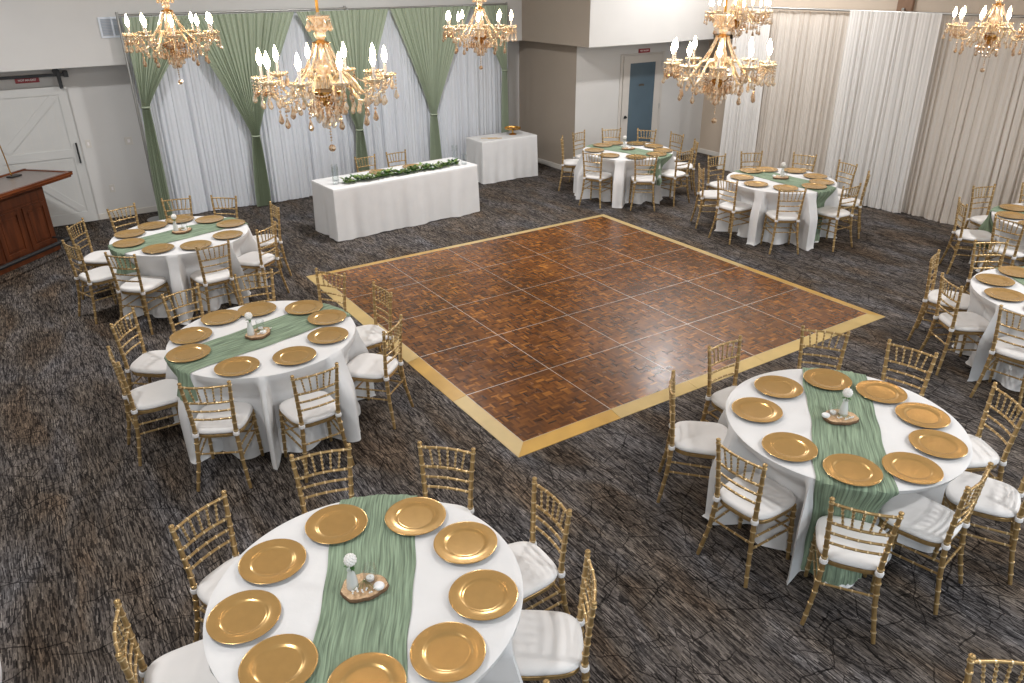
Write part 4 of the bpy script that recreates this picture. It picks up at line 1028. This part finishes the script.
t = thing('drape_pipe_frame', 'slim metal pipe frame carrying the ivory drapes along the right wall', 'drape frame')
m = MB(); m.tube([(8.51, 5.85, 2.875), (8.51, -1.9, 2.875)], .018, 10); m.obj('cross_pipe', 'chrome', t)
for y in (5.84, 2.76, -1.88):
    m = MB(); m.tube([(8.61, y, 0.012), (8.61, y, 2.93)], .02, 10); m.obj('upright', 'chrome', t)
    m = MB(); m.lathe([(.001, 0), (.16, 0), (.16, .008), (.03, .012), (.001, .012)], 20, (8.66, y, 0), cap=False); m.obj('base_plate', 'steel', t)

# ------------------------------------------------------------------ chandeliers
def drop_mesh(n, L, s_=1.0, mat='crystal'):
    """bead string with a pear drop at the end, hanging from the origin"""
    m = MB(); z = 0
    m.tube([(0, 0, .004), (0, 0, -L+.02)], .0010, 4)
    for k in range(n):
        r = .0065*s_; z -= r*1.9; m.ball((0, 0, z), r, 7, 5)
        z -= r*1.1
    pr = [(.001, 0), (.004, -.006), (.012, -.030), (.0145, -.040), (.010, -.050), (.001, -.056)]
    m.lathe([(r*s_, zz*s_+z) for r, zz in pr[::-1]], 8, cap=False)
    me = m.obj('tmp', mat, None, False); d = me.data; bpy.data.objects.remove(me); return d
DROPS = [drop_mesh(1, .07), drop_mesh(2, .09, 1.0, 'amber'), drop_mesh(4, .12, 1.0, 'crystal'), drop_mesh(3, .11, 1.15, 'amber')]
def put(name, data, parent, loc, rz=0):
    o = bpy.data.objects.new(name, data); COL.objects.link(o); o.parent = parent; o.location = loc; o.rotation_euler = (0, 0, rz); return o
def make_chandelier(label):
    c = thing('chandelier', label, 'chandelier', (0, 0, 0), 0, 'crystal chandeliers')
    m = MB(); m.tube([(0, 0, .345), (0, 0, CEIL-2.9-.03)], .0085, 8); m.obj('hanging_cord', 'sleeve', c)
    m = MB(); m.lathe([(.001, CEIL-2.9-.035), (.05, CEIL-2.9-.03), (.06, CEIL-2.9)], 20, cap=False); m.obj('ceiling_canopy', 'copper', c)
    # glass column
    m = MB(); m.lathe([(.012, -.06), (.030, -.05), (.040, -.03), (.042, -.01), (.030, .005), (.026, .018), (.040, .035), (.046, .06), (.040, .085), (.024, .11), (.018, .15), (.024, .178)], 16); m.obj('glass_column', 'crystal', c)
    m = MB(); m.lathe([(.022, .178), (.045, .182), (.050, .190), (.028, .198), (.018, .204)], 20); m.obj('collar', 'copper', c)
    m = MB(); m.lathe([(.016, .204), (.026, .212), (.034, .23), (.030, .246), (.018, .256), (.022, .268)], 14); m.obj('glass_urn', 'crystal', c)
    m = MB(); pr = [(.022, .266), (.036, .285), (.050, .31), (.066, .326), (.062, .328), (.042, .31), (.02, .29)]; m.lathe(pr, 14); m.lathe([(.016, .285), (.012, .32), (.014, .335), (.006, .348)], 10); m.obj('crown_dish', 'crystal', c)
    for k in range(8):
        a = 2*PI*k/8; put('crystal_drop', DROPS[0], c, (.062*math.cos(a), .062*math.sin(a), .322))
    # lower bowl
    m = MB(); m.lathe([(.001, -.17), (.012, -.165), (.03, -.145), (.035, -.13), (.06, -.11), (.088, -.085), (.095, -.068), (.088, -.066), (.05, -.075), (.001, -.075)], 24, cap=False); m.obj('lower_bowl', 'copper', c)
    for k in range(12):
        a = 2*PI*k/12; put('crystal_drop', DROPS[3], c, (.092*math.cos(a), .092*math.sin(a), -.070))
    for k in range(9):
        a = 2*PI*k/9+.2; put('crystal_drop', DROPS[2], c, (.062*math.cos(a), .062*math.sin(a), -.112))
    for k in range(5):
        a = 2*PI*k/5; put('crystal_drop', DROPS[2], c, (.03*math.cos(a), .03*math.sin(a), -.145))
    m = MB(); m.tube([(0, 0, -.165), (0, 0, -.38)], .001, 4)
    for k in range(11): m.ball((0, 0, -.18-.017*k), .0062, 7, 5)
    m.ball((0, 0, -.395), .021, 10, 8); m.obj('finial_pendant', 'amber', c, False)
    NA = 10
    arm = MB(); pth = [(.035, -.05), (.055, -.01), (.085, .022), (.125, .022), (.16, -.015), (.195, -.07), (.235, -.108), (.28, -.112), (.32, -.075), (.340, -.03), (.345, .0)]
    arm.tube([(r, 0, z) for r, z in pth], [.011, .010, .0095, .009, .009, .009, .009, .0085, .008, .008, .009], 8)
    bob = MB(); bob.lathe([(.006, -.012), (.020, -.010), (.045, .002), (.056, .012), (.053, .013), (.040, .006), (.012, .003)], 14); 
    for k in range(14):
        a = 2*PI*k/14; bob.ball((.055*math.cos(a), .055*math.sin(a), .012), .007, 5, 4)
    cs = MB(); cs.lathe([(.0155, .003), (.017, .012), (.0085, .02), (.0085, .076), (.007, .078)], 10)
    bu = MB(); bu.lathe([(.006, .078), (.011, .088), (.016, .102), (.0165, .114), (.012, .134), (.006, .154), (.001, .168)], 12)
    arm0 = arm.obj('arm', 'gilt', None); bob0 = bob.obj('drip_pan', 'gilt', None, False); cs0 = cs.obj('candle_sleeve', 'candle', None); bu0 = bu.obj('bulb', 'bulb', None)
    ad, bd, cdn, bdn = arm0.data, bob0.data, cs0.data, bu0.data
    for o in (arm0, bob0, cs0, bu0): bpy.data.objects.remove(o)
    bead = MB(); n = 17
    for k in range(n+1):
        q = k/n; r = .042+.075*q**1.3; z = .185-.155*q; bead.ball((r, 0, z), .0075, 6, 5)
    bead.tube([(.042+.075*(k/8)**1.3, 0, .185-.155*k/8) for k in range(9)], .0012, 4)
    bo = bead.obj('tmp', 'crystal', None, False); beadd = bo.data; bpy.data.objects.remove(bo)
    sw = MB()   # bead swag between neighbouring drip pans
    a1 = 2*PI/NA; A = Vector((.345+.03, 0, .005)); B = Vector((.375*math.cos(a1), .375*math.sin(a1), .005))
    for k in range(1, 16):
        q = k/16; p = A.lerp(B, q); sw.ball((p.x, p.y, p.z-.06*math.sin(PI*q)), .0055, 6, 4)
    sw.tube([(A.lerp(B, q/10).x, A.lerp(B, q/10).y, .005-.06*math.sin(PI*q/10)) for q in range(11)], .001, 4)
    so = sw.obj('tmp', 'crystal', None, False); swd = so.data; bpy.data.objects.remove(so)
    for k in range(NA):
        a = 2*PI*k/NA; a_ = put('arm', ad, c, (0, 0, 0), a)
        bb_ = put('drip_pan', bd, a_, (.345, 0, 0)); put('candle_sleeve', cdn, a_, (.345, 0, 0)); put('bulb', bdn, a_, (.345, 0, 0))
        if k % 1 == 0: put('bead_chain', beadd, c, (0, 0, 0), a+PI/NA)
        put('bead_swag', swd, c, (0, 0, 0), a)
        for j, an in enumerate((0, .9, -.9, 1.8, -1.8, 2.7, -2.7)):
            put('crystal_drop', DROPS[(j*3+k) % 3 if j else 2], a_, (.345+.054*math.cos(an), .054*math.sin(an), .006))
        put('crystal_drop', DROPS[3], a_, (.27, 0, -.118)); put('crystal_drop', DROPS[2], a_, (.18, 0, -.055)); put('crystal_drop', DROPS[0], a_, (.225, 0, -.108))
    return c
CH = [((-1.47, 3.26), 10, 2.93, 'crystal chandelier at upper left, hanging before the left green swag'),
      ((-1.29, .10), 12, 2.85, 'largest crystal chandelier, hanging nearest above the left side of the dance floor'),
      ((1.56, 3.11), 20, 2.87, 'crystal chandelier hanging before the right end of the back drapes'),
      ((1.52, -.28), 5, 2.78, 'crystal chandelier hanging lowest before the white upper wall and blue door'),
      ((4.89, 2.58), 14, 2.93, 'smallest crystal chandelier, partly behind another near the top right'),
      ((5.21, -.27), 8, 2.89, 'crystal chandelier before the ivory drapes at upper right')]
ch0 = None
for (x, y), rz, z, lb in CH:
    if ch0 is None:
        ch0 = make_chandelier(lb); chk = tree(ch0); ch0.location = (x, y, z+.05); ch0.rotation_euler = (0, 0, R(rz))
    else: dup(ch0, (x, y, z+.05), R(rz), lb, 'crystal chandeliers', chk)
CAP = [('hanging_cord', None)]

# ------------------------------------------------------------------ ceiling downlight fittings
for k, (x, y, p) in enumerate(LIGHTS):
    t = thing('ceiling_downlight', 'round recessed white downlight in the ceiling out of the picture', 'light', (x, y, CEIL), 0, 'ceiling downlights')
    m = MB(); m.lathe([(.19, 0), (.215, 0), (.215, -.012), (.19, -.02), (.185, 0)], 28, cap=False); m.obj('trim_ring', 'trim', t)

# ------------------------------------------------------------------ tables cut by the frame
for nm, c, lb in (('T9', (-4.22, -1.1), 'left edge table showing only a sliver'),):
    TABLES[nm] = dict(c=c, run=0, where=lb, ch=[(-35, 1.1, 0), (0, 1.1, 0), (35, 1.1, 0)]); TABLES[nm]['rf'] = make_rfun(nm); round_table(nm); round_cloth(nm)
c10 = (-.72, -4.40)
for a, lb in ((49, 'gold chair with only its back showing at the bottom right corner'), (88, 'gold chair with one post tip showing at the bottom edge')):
    ox, oy = (.05, .04) if a == 49 else (-.14, .06)
    x = c10[0]+.87*math.cos(R(a))+ox; y = c10[1]+.87*math.sin(R(a))+oy; place_chair(x, y, R(a+180)-PI/2, lb)
